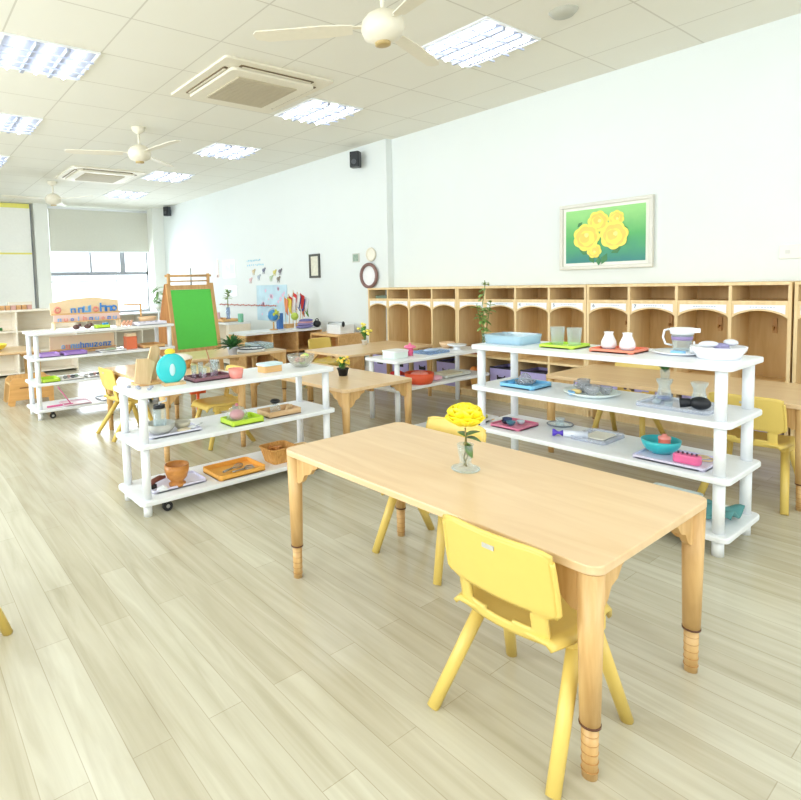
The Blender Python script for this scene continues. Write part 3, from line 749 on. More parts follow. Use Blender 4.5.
leaf(lf, (0, 0, .08), (.6, .1, -.6), .045, .03, .3); leaf(lf, (0, 0, .075), (.3, -.5, -.8), .04, .03, .3); leaf(lf, (0, 0, .1), (.3, .8, .3), .045, .03, .2)
obj('leaves', lf, C_('flower_leaf', (92, 124, 62)), fl, solid=.001)

# --- tall unit (x 2.53..2.94, y .75..1.97)
z4, z3, z2, z1 = .762+e, .54+e, .32+e, .09+e
BLUEG = glass('blue_clear_plastic', (206, 232, 244), mixf=.3)
tray((2.735, 1.835, z4), .22, .23, .048, (190, 220, 240), 'pale blue see-through basin at the left end of the tall unit\'s top shelf', 'basin', mat=BLUEG, name='basin', r=.04, flare=.06)
wt = tag(obj('basin_water', MB().slab(0, 0, .18, .19, 0, .016, .03), C_('soft_blue', (198, 226, 242), .3), loc=(2.735, 1.835, z4+.0065)), 'pale blue sheet lying inside the see-through basin', 'liner')
tray((2.73, 1.535, z4), .18, .185, .016, (196, 232, 72), 'lime green tray with two glass tumblers on the tall unit\'s top shelf', group='coloured trays')
tumbler((2.77, 1.595, z4+.0065), .036, .09, 'left clear tumbler on the lime green tray', group='clear tumblers')
tumbler((2.76, 1.50, z4+.0065), .036, .09, 'right clear tumbler on the lime green tray', group='clear tumblers')
tray((2.72, 1.265, z4), .18, .20, .016, (244, 142, 112), 'coral orange tray with two white bottles on the tall unit\'s top shelf', group='coloured trays')
def bottle(loc, lb):
    t = thing('milk_bottle', lb, 'bottle', loc, 0, 'white glass bottles')
    obj('body', MB().lathe([(.001, .004), (.029, .004), (.034, .016), (.032, .035), (.02, .062), (.018, .07), (.021, .08), (.017, .08), (.001, .07)]), C_('milk_white', (244, 246, 250), .2), t)
    obj('base_ring', MB().lathe([(.001, 0), (.026, 0), (.031, .008), (.027, .004)]), C_('bottle_blue', (176, 196, 214), .2), t)
bottle((2.75, 1.325, z4+.0065), 'left white bulbous bottle on the coral tray'); bottle((2.74, 1.235, z4+.0065), 'right white bulbous bottle on the coral tray')
WT = plain('tray_white', (244, 246, 250), .25)
plate((2.78, 1.035, z4), .105, (0, 0, 0), 'round white tray holding the pitcher and blue sponge', 'round_tray', 'tray', mat=WT)
pit = thing('water_pitcher', 'clear pitcher with white lid and purple band on the round white tray', 'pitcher', (2.85, 1.05, z4+.0065))
obj('body', MB().lathe([(.001, 0), (.034, 0), (.044, .088), (.042, .088), (.032, .004), (.001, .004)]), GLASS, pit)
obj('band', MB().lathe([(.0395, .05), (.0405, .05), (.0425, .066), (.0415, .066)]), C_('pitcher_purple', (150, 132, 178)), pit)
obj('lid', MB().lathe([(.001, .105), (.046, .104), (.049, .098), (.0455, .076), (.0435, .076), (.0445, .0885), (.001, .0885)]).prism([(.04, -.02), (.068, 0), (.04, .02)], .084, .103), WHITE, pit)
obj('handle', MB().tube([(-.045, 0, .098), (-.068, 0, .092), (-.074, 0, .06), (-.064, 0, .03), (-.038, 0, .024)], .005), WHITE, pit)
pit.rotation_euler.z = -.3 - PI/3
sb = thing('dropper_bottle', 'small white nozzle bottle beside the pitcher', 'bottle', (2.80, .985, z4+.0075))
obj('bottle_body', MB().lathe([(.001, 0), (.015, 0), (.016, .025), (.008, .032), (.001, .032)]), WHITE, sb); obj('nozzle', MB().cyl((0, 0, .031), (0, 0, .05), .005, .003), WHITE, sb)
tag(obj('sponge', MB().slab(0, 0, .035, .055, 0, .014, .014), C_('sponge_blue', (140, 196, 236), .9), loc=(2.715, 1.015, z4+.0075)), 'small pale blue oval sponge on the round white tray', 'sponge')
bowl((2.74, .875, z4), .098, .05, (0, 0, 0), 'white bowl heaped with purple grey pieces at the tall unit\'s right end', mat=WT, foot=.75)
for i, (dx, dy, rz, c) in enumerate(((-.03, -.03, .3, 0), (.02, .0, 1.2, 0), (.0, .035, 2.0, 1), (.04, -.03, .8, 1))):
    o = obj('folded_cloth', MB().ball((0, 0, 0), .036, .022, .014), C_(('cloth_violet', 'cloth_pale')[c], ((150, 146, 186), (222, 224, 230))[c], .9), loc=(2.74+dx, .875+dy, z4+.040+.008*i), rotz=rz)
    tag(o, ['lowest violet grey cloth', 'second violet grey cloth', 'lower pale cloth', 'topmost pale cloth'][i]+' heaped in the white bowl', 'cloth', 'cloths in the white bowl')
# third level
tray((2.70, 1.735, z3), .19, .20, .022, (128, 196, 234), 'sky blue tray with a glass juicer', group='coloured trays')
jc = thing('glass_juicer', 'ribbed clear glass juicer standing on the sky blue tray', 'juicer', (2.72, 1.75, z3+.0065))
obj('dish', MB().lathe([(.001, 0), (.04, 0), (.055, .02), (.052, .02), (.036, .004), (.001, .004)]), glass('juicer_glass', (214, 216, 220), mixf=.4), jc)
obj('reamer', MB().lathe([(.036, .006), (.036, .02), (.028, .042), (.012, .058), (.001, .062)], lobes=(9, .08), n=54), glass('juicer_glass'), jc)
tag(obj('blue_cup', MB().lathe([(.001, 0), (.017, 0), (.02, .02), (.017, .02), (.001, .004)]), C_('deep_blue', (70, 150, 200)), loc=(2.655, 1.79, z3+.0065)), 'small deep blue cup left of the glass juicer', 'cup')
plate((2.70, 1.38, z3), .125, (232, 242, 240), 'round white tray with glass cups on the tall unit\'s third shelf', 'round_tray', 'tray', mat=C_('tray_mint', (232, 242, 238)), h=.02)
for i, (dx, dy, s) in enumerate(((.02, .05, 1), (-.02, -.01, 1.15), (.045, -.045, .9), (.0, .02, 1))):
    p = [(.001, 0), (.018, 0), (.03, .016), (.034, .04), (.031, .04), (.026, .016), (.001, .004)]
    if i < 3: tag(obj('glass_cup', MB().lathe([(r*s, z*s) for r, z in p]), glass('juicer_glass'), loc=(2.70+dx, 1.38+dy, z3+.007)), ['left', 'middle, largest', 'right'][i]+' clear glass cup on the round tray with the amber lump', 'cup', 'clear cups')
jg = thing('glass_jug', 'clear glass measuring jug leaning over the round tray', 'jug', (2.74, 1.44, z3+.0075))
obj('body', MB().lathe([(.001, 0), (.024, 0), (.03, .06), (.028, .06), (.022, .004), (.001, .004)]).rot(Matrix.Rotation(.0, 3, 'X')), glass('juicer_glass'), jg)
obj('handle', MB().tube([(0, .03, .05), (0, .048, .045), (0, .05, .02), (0, .026, .012)], .0035), glass('juicer_glass'), jg)
tag(obj('soap_lump', MB().ball((0, 0, .012), .02, .026, .012), C_('amber', (232, 206, 140)), loc=(2.66, 1.435, z3+.007)), 'amber coloured lump among the glass cups', 'soap')
tag(obj('blue_sponge', MB().slab(0, 0, .05, .025, 0, .014, .008), C_('sponge_sky', (136, 186, 226), .9), loc=(2.625, 1.44, z3+.0095), rotz=.7), 'pale blue sponge at the left of the round tray on the third shelf', 'sponge')
tray((2.73, 1.01, z3), .22, .28, .016, (236, 240, 246), 'clear white tray with two waisted glass vases', mat=glass('clear_plastic', (236, 240, 248), mixf=.5))
for (x, y, lb) in ((2.80, 1.10, 'left waisted clear glass vase on the clear tray'), (2.81, .965, 'right waisted clear glass vase on the clear tray, behind the black bulb')):
    t = thing('waisted_vase', lb, 'vase', (x, y, z3+.0065), 0, 'waisted glass vases')
    obj('body', MB().lathe([(.001, 0), (.034, 0), (.035, .008), (.024, .05), (.022, .065), (.03, .08), (.034, .094), (.031, .094), (.027, .08), (.019, .065), (.021, .05), (.03, .01), (.001, .006)]), GLASS, t)
    obj('coloured_base', MB().lathe([(.001, .0062), (.029, .0065), (.028, .014), (.001, .014)]), C_('base_violet', (120, 124, 176)), t)
bl = thing('rubber_bulb', 'black rubber squeeze bulb lying on the clear tray', 'bulb', (2.69, .92, z3+.034), -1.25)
bl.scale = (1.15, 1.15, 1.15)
obj('bulb', MB().ball((0, 0, 0), .034, .026, .024), BLACK, bl); obj('neck', MB().cyl((-.028, 0, 0), (-.062, 0, -.004), .015, .018), BLACK, bl)
for i, (x, y) in enumerate(((2.70, 1.09), (2.665, 1.03))):
    tumbler((x, y, z3+.0065), .017, .02, ['left', 'right'][i]+' tiny clear cup in front of the waisted vases', group='tiny clear cups', name='tiny_cup', cat='cup')
# second level
tray((2.68, 1.79, z2), .20, .18, .014, (226, 130, 160), 'rose pink tray with dark blue and clear glass beads', group='coloured trays')
for i, (x, y, c, r) in enumerate(((2.69, 1.84, (44, 62, 110), .022), (2.65, 1.79, (70, 130, 150), .02), (2.71, 1.77, (206, 222, 226), .018), (2.66, 1.83, (34, 44, 60), .017))):
    bowl((x, y, z2+.0065), r*1.2, r*1.1, c, ['navy blue', 'teal', 'pale', 'near black'][i]+' tiny bowl on the rose pink tray', 'tiny_bowl', group='tiny bowls on the pink tray')
pe = thing('paint_brush', 'black handled brush lying at the left end of the second shelf', 'brush', (2.60, 1.925, z2+.005), .1)
obj('handle', MB().cyl((-.05, 0, 0), (.05, 0, 0), .005, .004), BLACK, pe); obj('ferrule', MB().cyl((.05, 0, 0), (.075, 0, 0), .004), METAL, pe); obj('tip', MB().cyl((.075, 0, 0), (.11, 0, 0), .004, .002), PINE, pe)
cm = thing('glass_cloche', 'clear glass dish with a dark rim standing on the second shelf', 'dish', (2.84, 1.62, z2))
obj('dish_body', MB().lathe([(.001, .0), (.04, 0), (.066, .012), (.06, .014), (.036, .004), (.001, .004)]), GLASS, cm); obj('dark_rim', MB().ring((0, 0, .012), .064, .0035), C_('rim_grey', (96, 104, 118)), cm)
obj('stopper', MB().lathe([(.024, .004), (.018, .03), (.026, .045), (.022, .045), (.014, .03), (.02, .004)]), GLASS, cm)
fn = thing('purple_nozzle_tube', 'white tube with a purple nozzle lying on the second shelf', 'tube', (2.66, 1.50, z2+.019), -1.1)
obj('nozzle', MB().lathe([(.004, 0), (.016, .002), (.007, .018), (.007, .026), (.018, .042), (.018, .05), (.004, .05)]).rot(Matrix.Rotation(-PI/2, 3, 'Y')).move((0, 0, 0)), C_('nozzle_purple', (92, 66, 196)), fn)
obj('tube_body', MB().cyl((.0, 0, 0), (.11, 0, 0), .0165, .0175), C_('tube_white', (232, 236, 246)), fn)
tray((2.76, 1.38, z2), .22, .17, .018, (238, 242, 246), 'clear rectangular tray beside the purple nozzle tube', mat=glass('clear_plastic'))
tag(obj('paper_sheet', MB().slab(0, 0, .14, .1, 0, .004, .005), C_('paper_cream', (244, 240, 226)), loc=(2.78, 1.38, z2+.0065)), 'cream sheet inside the clear rectangular tray', 'paper')
tray((2.68, 1.0, z2), .22, .28, .014, (224, 218, 240), 'pale lilac tray with the turquoise bowl', group='coloured trays')
bowl((2.71, 1.075, z2+.0065), .078, .06, (56, 190, 196), 'turquoise bowl on the pale lilac tray')
jr = thing('coral_jar', 'small coral jar standing in the turquoise bowl', 'jar', (2.72, 1.065, z2+.0125+.0008))
obj('body', MB().cyl((0, 0, 0), (0, 0, .055), .024, .023, 20), C_('coral', (232, 118, 100)), jr); obj('lid', MB().lathe([(.025, .0552), (.025, .064), (.012, .068), (.009, .076), (.001, .077)]), C_('coral_light', (240, 150, 138)), jr)
pb = thing('nail_brush', 'pink block shaped brush with dark bristle tufts on the pale lilac tray', 'brush', (2.635, .945, z2+.0065), 0)
obj('block', MB().slab(0, 0, .045, .10, 0, .036, .014), C_('hot_pink', (244, 116, 164)), pb, bevel=.005)
bt = MB()
for i in range(5): bt.cyl((0, -.034+.017*i, .036), (.004, -.034+.017*i, .044), .004)
obj('tufts', bt, C_('tuft_dark', (90, 60, 80)), pb)
tag(obj('string_bundle', MB().ring((0, 0, .004), .03, .0035).ring((.01, .01, .009), .022, .003), C_('string_tan', (212, 190, 150), .9), loc=(2.73, .915, z2+.0067)), 'tan string loop on the lilac tray beside the pink brush', 'string')
# bottom level
tray((2.74, 1.05, z1), .22, .20, .05, (216, 226, 222), 'grey white box tray on the bottom shelf of the tall unit', name='box_tray', r=.02)
tag(obj('teal_cloth', MB().grid(lambda u, v: ((u-.5)*.16, (v-.5)*.16, .03+.02*math.sin(u*7+v*3)*math.cos(v*6)), 10, 10), C_('teal_fabric', (92, 150, 150), .9), solid=.01, loc=(2.74, .875, z1+.005)), 'crumpled teal cloth on the bottom shelf of the tall unit', 'cloth')
tag(obj('white_cylinder', MB().cyl((0, 0, 0), (0, 0, .045), .02), WHITE, loc=(2.80, 1.25, z1)), 'small white pot left of the grey box tray on the bottom shelf', 'pot')
tray((2.72, 1.65, z1), .24, .26, .012, (222, 222, 160), 'pale yellow green tray on the bottom shelf, left end of the tall unit')

# --- left unit (x .92..2.21, y 2.65..3.01)
y0 = 2.83; a3, a2, a1 = .612+e, .362+e, .083+e
WD = wood('board_wood', (226, 196, 152), (206, 170, 122), .5, 'Z')
fd = [(1.03, 2.87, .10, -.55, 'pale wooden board leaning at the left end of the top shelf'), (1.075, 2.93, .055, -.9, 'middle upright wooden slat beside the leaning board'), (1.125, 2.96, .05, -.5, 'right upright wooden slat beside the turquoise disc')]
for i, (x, y, w, tl, lb) in enumerate(fd):
    h_ = (.135, .20, .185)[i]; pts = [(-w*.4, 0), (w*.42, 0), (w*.5, h_*.9), (w*.1, h_), (-w*.5, h_*.93)]
    o = obj('wooden_board', MB().prism(pts, -.006, .006, 'Y').rot(Matrix.Rotation(-tl*.4, 3, 'Y')), WD, loc=(x, y, a3+.012), rotz=.2*i); tag(o, lb, 'board', 'upright wooden boards')
tag(obj('board_stand', MB().slab(0, 0, .16, .12, 0, .011, .01), PINE, loc=(1.09, 2.93, a3)), 'flat wooden base under the upright boards', 'stand')
td = thing('turquoise_disc', 'turquoise round domed disc with a yellow top standing on the top shelf', 'toy', (1.165, 2.80, a3), -.1)
td.scale = (.95, .95, .95)
obj('disc', MB().lathe([(.001, -.014), (.07, -.014), (.082, -.006), (.084, .006), (.07, .014), (.001, .018)], n=40).rot(Matrix.Rotation(PI/2, 3, 'X')).move((0, 0, .09)), C_('turquoise', (52, 200, 204), .35), td)
obj('pale_spot', MB().ball((0.0, -.02, .085), .016, .006, .034), C_('pale_turq', (190, 226, 228)), td)
obj('yellow_top', MB().ball((.0, .012, .18), .03, .022, .02), C_('sun_yellow', (246, 214, 60)), td)
obj('stand_foot', MB().span(-.05, .07, -.03, .03, 0, .014), WD, td)
pr = tray((1.39, 2.83, a3), .23, .15, .022, (128, 86, 96), 'dark plum coloured tray holding clear test cups', r=.01)
for i, (x, y, h) in enumerate(((1.31, 2.84, .075), (1.36, 2.86, .085), (1.41, 2.82, .10), (1.45, 2.86, .09), (1.35, 2.80, .06))):
    t = thing('test_tube', ['leftmost', 'second', 'tallest middle', 'rightmost', 'short front'][i]+' clear tube standing in the plum tray', 'tube', (x, y, a3+.0065), 0, 'clear tubes in the plum tray')
    obj('tube_wall', MB().lathe([(.001, 0), (.012, 0), (.014, h), (.0125, h), (.011, .004), (.001, .004)]), GLASS, t)
    obj('filling', MB().cyl((0, 0, .0045), (0, 0, .03), .010), C_('plum', (176, 110, 140)), t)
tag(obj('stirring_stick', MB().cyl((0, 0, 0), (-.03, .01, .13), .003), C_('stick_brown', (170, 110, 80)), loc=(1.412, 2.82, a3+.037)), 'brown stick leaning out of the tallest tube', 'stick')
tumbler((1.515, 2.745, a3), .043, .052, 'salmon pink glass cup on the top shelf of the left unit', mat=C_('salmon', (236, 150, 138), .2), name='salmon_cup', cat='cup')
tag(obj('yellow_block', MB().slab(0, 0, .05, .03, 0, .03, .012), C_('soft_yellow', (246, 222, 120)), loc=(1.60, 2.93, a3)), 'soft yellow block behind the salmon cup', 'block')
wbx = thing('wooden_box', 'pale wooden box with an ice blue lid on the top shelf', 'box', (1.77, 2.80, a3), .05)
obj('body', MB().slab(0, 0, .125, .08, 0, .038, .008), PINE, wbx, bevel=.002); obj('lid', MB().slab(0, 0, .14, .10, .0382, .052, .02), C_('ice_blue', (204, 230, 236), .3), wbx, bevel=.003)
bowl((2.01, 2.82, a3), .085, .075, (0, 0, 0), 'clear glass bowl of coloured pieces at the right end of the top shelf', mat=glass('bowl_glass', (226, 226, 220), mixf=.6), foot=.45, name='glass_bowl')
random.seed(4)
for i in range(9):
    c = [(170, 206, 96), (214, 132, 84), (236, 214, 150), (150, 190, 90), (206, 120, 90), (196, 220, 120), (240, 226, 190), (180, 140, 100), (160, 200, 100)][i]
    nm = ['lime', 'rust', 'cream', 'leaf green', 'brick', 'yellow green', 'ivory', 'brown', 'grass green'][i]
    a = i*2.4; r = .012+.0045*i
    o = obj('toy_fruit', MB().ball((0, 0, 0), .019, .016, .014), C_('fruit_'+nm.replace(' ', '_'), c), loc=(2.01+r*math.cos(a), 2.82+r*math.sin(a), a3+.026+(i % 3)*.019)); tag(o, nm+' coloured toy fruit piece in the clear glass bowl', 'toy', 'toy fruit in the glass bowl')
for i, (x, y) in enumerate(((.965, 2.88), (.99, 2.80), (1.02, 2.74), (1.05, 2.79), (1.00, 2.85))):
    tag(obj('glass_pebble', MB().ball((0, 0, .006), .012, .009, .006), C_('pebble_grey', (170, 176, 190), .2), loc=(x, y, a3)), ['rearmost left', 'middle left', 'front right', 'rightmost', 'central'][i]+' grey glass pebble at the left end of the top shelf', 'pebble', 'grey glass pebbles')
# middle level
tray((1.155, 2.815, a2), .29, .17, .014, (226, 226, 240), 'pale lilac grey tray under the grey mixing bowl')
mb_ = thing('hand_mixer', 'grey mixing bowl with a clear hand mixer standing in it', 'mixer', (1.09, 2.80, a2+.0065))
obj('bowl', MB().lathe([(.001, 0), (.04, 0), (.07, .025), (.078, .055), (.074, .055), (.064, .025), (.001, .006)]), C_('bowl_grey', (192, 192, 184), .3), mb_)
obj('jar', MB().lathe([(.03, .012), (.034, .06), (.034, .13), (.031, .13), (.03, .06), (.027, .012)]), GLASS, mb_)
obj('lid', MB().cyl((0, 0, .131), (0, 0, .15), .03), BLACK, mb_, label='black lid'); obj('crank', MB().tube([(0, 0, .1505), (0, 0, .16), (.04, 0, .165), (.04, 0, .18)], .005), C_('crank_white', (235, 235, 235)), mb_)
bowl((1.215, 2.81, a2+.0065), .045, .04, (196, 190, 170), 'small grey beige bowl beside the grey mixing bowl')
tag(obj('cloth_pile', MB().ball((0, 0, .008), .04, .025, .009), C_('oat', (220, 206, 176), .9), loc=(1.20, 2.755, a2+.0065)), 'oat coloured cloth pile on the lilac grey tray', 'cloth')
tag(obj('white_ladle', MB().ball((0, 0, .008), .02, .02, .008).cyl((.0, 0, .01), (.07, .03, .012), .004), WHITE, loc=(1.26, 2.78, a2+.0065)), 'white spoon at the right of the lilac grey tray', 'spoon')
tray((1.54, 2.74, a2), .20, .15, .03, (196, 228, 70), 'bright lime green tray with the pink domed toy', r=.012)
dm = thing('pink_dome', 'clear dome over a pink ball toy on the bright lime tray', 'toy', (1.52, 2.76, a2+.0065))
obj('ball', MB().ball((0, 0, .035), .042, .042, .03), C_('dusty_pink', (224, 150, 156)), dm); obj('dome', MB().lathe([(.06, .0), (.058, .04), (.04, .072), (.012, .084), (.001, .084)]), GLASS, dm); obj('knob', MB().ball((0, 0, .09), .01), C_('dusty_pink2', (216, 130, 140)), dm)
wtb = tray((1.80, 2.76, a2), .22, .14, .034, (214, 178, 132), 'tan wooden box tray with a black knobbed jar', r=.006, mat=wood('tray_wood', (222, 190, 148), (204, 166, 120), .5, 'X'))
kj = thing('knobbed_jar', 'clear low jar with a black knob in the tan wooden tray', 'jar', (1.78, 2.77, a2+.0065))
obj('body', MB().lathe([(.001, 0), (.03, 0), (.03, .04), (.012, .052), (.001, .052)]), GLASS, kj); obj('knob', MB().ball((0, 0, .07), .03, .03, .015), BLACK, kj)
for i in range(3): tag(obj('wooden_peg', MB().cyl((0, 0, 0), (.012, 0, .035), .009, .006), WD, loc=(1.84+.022*i, 2.75+.01*i, a2+.0065)), ['left', 'middle', 'right'][i]+' wooden peg beside the black knobbed jar', 'peg', 'wooden pegs')
# bottom level
tray((1.16, 2.815, a1), .30, .18, .016, (224, 222, 240), 'pale lilac tray under the wooden goblet')
tag(obj('wooden_goblet', MB().lathe([(.001, 0), (.042, 0), (.044, .012), (.03, .022), (.052, .045), (.062, .08), (.063, .112), (.056, .112), (.054, .08), (.04, .05), (.001, .042)], n=32), wood('goblet_wood', (212, 146, 72), (184, 116, 46), .35, 'X'), loc=(1.155, 2.765, a1+.0065)), 'orange brown turned wooden goblet on the bottom shelf', 'goblet')
sh = thing('shoe_brush', 'dark brown bristled brush on the pale lilac tray', 'brush', (1.06, 2.81, a1+.0065), .4)
obj('back', MB().tube([(-.05, 0, .02), (-.02, 0, .036), (.02, 0, .04), (.06, 0, .034)], [.01, .014, .014, .008]), wood('brush_brown', (130, 76, 60), (100, 54, 42), .5, 'X'), sh); obj('bristles', MB().span(-.055, -.01, -.012, .012, 0, .02), BLACK, sh)
tag(obj('white_scoop', MB().ball((0, 0, .012), .028, .02, .012).prism([(-.02, 0), (.03, 0), (.005, .026)], -.012, .012, 'Y'), WHITE, loc=(1.06, 2.735, a1+.0065)), 'small white boat shaped scoop in front of the brown brush', 'scoop')
tray((1.50, 2.78, a1), .29, .22, .028, (242, 178, 84), 'amber orange tray with whisk and tongs', r=.02)
wk = thing('wire_whisk', 'steel wire whisk lying in the amber tray', 'whisk', (1.50, 2.78, a1+.02), .35)
w_ = MB()
for k in range(4):
    a = k*PI/4; w_.tube([(-.02, 0, 0), (.02, .016*math.cos(a), .011*math.sin(a)), (.05, .02*math.cos(a), .012*math.sin(a)), (.075, 0, 0), (.05, -.02*math.cos(a), -.012*math.sin(a)), (.02, -.016*math.cos(a), -.011*math.sin(a)), (-.02, 0, 0)], .0012, 5)
obj('wires', w_, METAL, wk); obj('handle', MB().cyl((-.02, 0, 0), (-.09, 0, 0), .006), METAL, wk)
tg = MB().ring((.045, 0, .006), .026, .003, k2=.6).ring((.055, .028, .006), .024, .003, k2=.6).tube([(.02, 0, .006), (-.06, .012, .004)], .003).tube([(.033, .02, .006), (-.06, 0, .004)], .003)
tag(obj('scissors', tg, METAL, loc=(1.53, 2.735, a1+.0065)), 'steel scissors lying in front of the whisk in the amber tray', 'scissors')
wvm = wood('wicker', (222, 170, 96), (190, 132, 62), .7, 'Z', 3)
bk = thing('wicker_basket', 'square tan wicker basket of rolls on the bottom shelf', 'basket', (1.79, 2.77, a1), 0)
a_, b_ = rrect(0, 0, .13, .12, .02), rrect(0, 0, .18, .16, .03); n = len(a_)
def loop(pts, k, z): return [(x*k, y*k, z) for x, y in pts]
vs_ = loop(a_, 1, 0) + loop(b_, 1, .085) + loop(b_, .93, .085) + loop(a_, .92, .008)
fs_ = [[q*n+i, q*n+(i+1) % n, (q+1)*n+(i+1) % n, (q+1)*n+i] for q in range(3) for i in range(n)] + [list(range(n))[::-1], [3*n+i for i in range(n)]]
obj('weave', MB().add(vs_, fs_, False), wvm, bk); obj('rim', MB().tube([Vector((x, y, .086)) for x, y in b_], .006, 6, True), wvm, bk)
random.seed(9)
for i in range(10):
    o = obj('wooden_chip', MB().box(0, 0, 0, .035, .022, .014, random.random()*3, random.random()), wood('chip', (214, 150, 80), (190, 120, 56), .5, 'X'), loc=(1.79+random.uniform(-.05, .05), 2.77+random.uniform(-.045, .045), a1+.06+.002*i)); tag(o, 'brown wooden chip heaped in the square wicker basket', 'chip', 'chips in the wicker basket')
tray((1.99, 2.80, a1), .17, .22, .03, (226, 196, 150), 'pale wooden tray at the right end of the bottom shelf, behind the table corner', mat=BIRCH)
# --- low white unit near the cubbies (x 3.11..4.15, y 3.09..3.47)
m3, m2, m1 = .50+e, .28+e, .06+e
wbx2 = thing('white_box', 'white lidded box on the low shelf unit\'s left end', 'box', (3.27, 3.27, m3), 0)
obj('body', MB().slab(0, 0, .17, .14, 0, .05, .02), C_('box_mint', (226, 238, 234)), wbx2, bevel=.003); obj('lid', MB().slab(0, 0, .18, .15, .0502, .062, .025), WHITE, wbx2)
pj = thing('pink_jar', 'bright pink lidded jar on the low shelf unit beside the white box', 'jar', (3.44, 3.27, m3))
obj('body', MB().cyl((0, 0, 0), (0, 0, .062), .024, .028, 20), C_('rose_pink', (238, 106, 150)), pj); obj('lid', MB().lathe([(.001, .092), (.02, .09), (.048, .078), (.05, .066), (.03, .0622), (.001, .0622)]).ball((0, 0, .095), .01), C_('rose_pink_lid', (240, 126, 164)), pj)
tray((3.70, 3.27, m3), .26, .20, .02, (206, 222, 238), 'pale blue clear tray on top of the low shelf unit', mat=glass('blue_clear_tray', (176, 204, 232), mixf=.4))
tag(obj('folded_cloth', MB().ball((0, 0, .014), .08, .05, .016), C_('steel_blue_cloth', (176, 196, 222), .9), loc=(3.70, 3.27, m3+.0065)), 'pale steel blue cloth lying in the clear tray on the low unit', 'cloth')
pdx = thing('pedestal_dish', 'white pedestal dish at the right of the low unit\'s top', 'dish', (4.0, 3.24, m3))
obj('dish', MB().lathe([(.001, .03), (.07, .034), (.085, .044), (.085, .049), (.001, .04)]), WHITE, pdx); obj('foot', MB().lathe([(.04, 0), (.03, .01), (.028, .03), (.001, .03)]), WHITE, pdx)
bowl((4.06, 3.40, m3), .07, .05, (224, 190, 150), 'tan basket bowl behind the white pedestal dish', 'basket_bowl')
pb2 = thing('red_pan', 'orange red oval basket on the middle shelf of the low unit', 'basket', (3.46, 3.19, m2))
obj('tub', MB().lathe([(.001, 0), (.10, 0), (.115, .03), (.12, .085), (.112, .085), (.10, .03), (.001, .012)], n=32), C_('vermilion', (232, 92, 52), .35), pb2)
obj('filling', MB().ball((-.03, 0, .075), .05, .05, .022).ball((.04, .02, .07), .045, .045, .022).ball((.01, -.04, .075), .04, .035, .02), C_('salmon_cloth', (240, 150, 136)), pb2)
tag(obj('red_cloth', MB().tube([(-.08, 0, .02), (-.03, .01, .05), (.03, 0, .055), (.09, -.01, .035)], [.012, .02, .022, .014]), C_('crimson', (206, 44, 48)), loc=(3.36, 3.36, m2+.02)), 'crimson rolled cloth left of the orange red basket', 'cloth')
tag(obj('dark_bottle', MB().lathe([(.001, 0), (.03, 0), (.034, .06), (.02, .085), (.001, .085)]), C_('maroon', (92, 52, 54)), loc=(3.19, 3.21, m2)), 'dark maroon pot at the left end of the low unit\'s middle shelf', 'pot')
tag(obj('pink_cloth', MB().ball((0, 0, .02), .06, .05, .022), C_('pale_pink', (244, 192, 210), .9), loc=(3.65, 3.18, m2)), 'pale pink cloth right of the orange red basket', 'cloth')
tray((3.93, 3.27, m2), .34, .22, .022, (222, 224, 214), 'pale grey tray on the middle shelf of the low unit')
tag(obj('book', MB().slab(0, 0, .2, .14, 0, .02, .004), C_('cream_book', (230, 222, 196)), loc=(3.93, 3.27, m2+.0065)), 'cream book lying in the pale grey tray', 'book')
tag(obj('teal_dish', MB().ball((0, 0, .03), .085, .07, .03), C_('teal_dish', (66, 178, 170)), loc=(3.26, 2.84, .0206)), 'teal rounded dish on the white board on the floor, behind the foreground table', 'dish')
tray((3.62, 2.84, .0206), .28, .2, .02, (226, 226, 120), 'yellow green tray on the white board on the floor')
tag(obj('floor_board', MB().slab(0, 0, .75, .28, 0, .02, .03), WHITE, loc=(3.48, 2.84, .0)), 'white board lying on the floor in front of the low shelf unit', 'board')

# --- pot plants, vases
def potplant(loc, label, pr, ph_, n, l, w, leafm, potm, flower=None, spread=.9, seed=1, h0=.0, name='potted_plant', pcat='plant', stem=0):
    random.seed(seed)
    t = thing(name, label, pcat, loc)
    obj('pot', MB().lathe([(.001, 0), (pr*.72, 0), (pr*.95, ph_*.85), (pr*1.05, ph_*.86), (pr*1.05, ph_), (pr*.9, ph_), (pr*.9, ph_*.88), (.001, ph_*.88)]), potm, t)
    m = MB(); st = MB(); fl_ = MB()
    for i in range(n):
        a = random.uniform(0, 2*PI); el = random.uniform(.15, 1.25)
        d = Vector((math.cos(a)*math.cos(el)*spread, math.sin(a)*math.cos(el)*spread, math.sin(el)))
        b = Vector((random.uniform(-.3, .3)*pr, random.uniform(-.3, .3)*pr, ph_*.85))
        if stem:
            k = random.uniform(.3, 1); q = b + Vector((random.uniform(-.1, .1)*stem, random.uniform(-.1, .1)*stem, stem*k)); st.tube([b, (b+q)/2 + Vector((.004, 0, 0)), q], .0018, 5); b = q
        leaf(m, b, d, l*random.uniform(.65, 1.1), w*random.uniform(.8, 1.2), .35)
        if flower and random.random() < .45:
            e_ = b + d*l*.9; fl_.ball(e_, flower[1], flower[1], flower[1]*.8, 8, 5)
    obj('leaves', m, leafm, t, solid=.001)
    if st.v: obj('stems', st, C_('stem_green', (110, 140, 70)), t)
    if fl_.v: obj('blossoms', fl_, C_(flower[2], flower[0]), t)
    return t
potplant((2.60, 3.13, .45+e), 'small plant with yellow blossoms in a black pot on the lower wooden table', .042, .055, 34, .06, .028, LEAF, BLACK, ((244, 212, 80), .012, 'blossom_yellow'), seed=2, stem=.06)
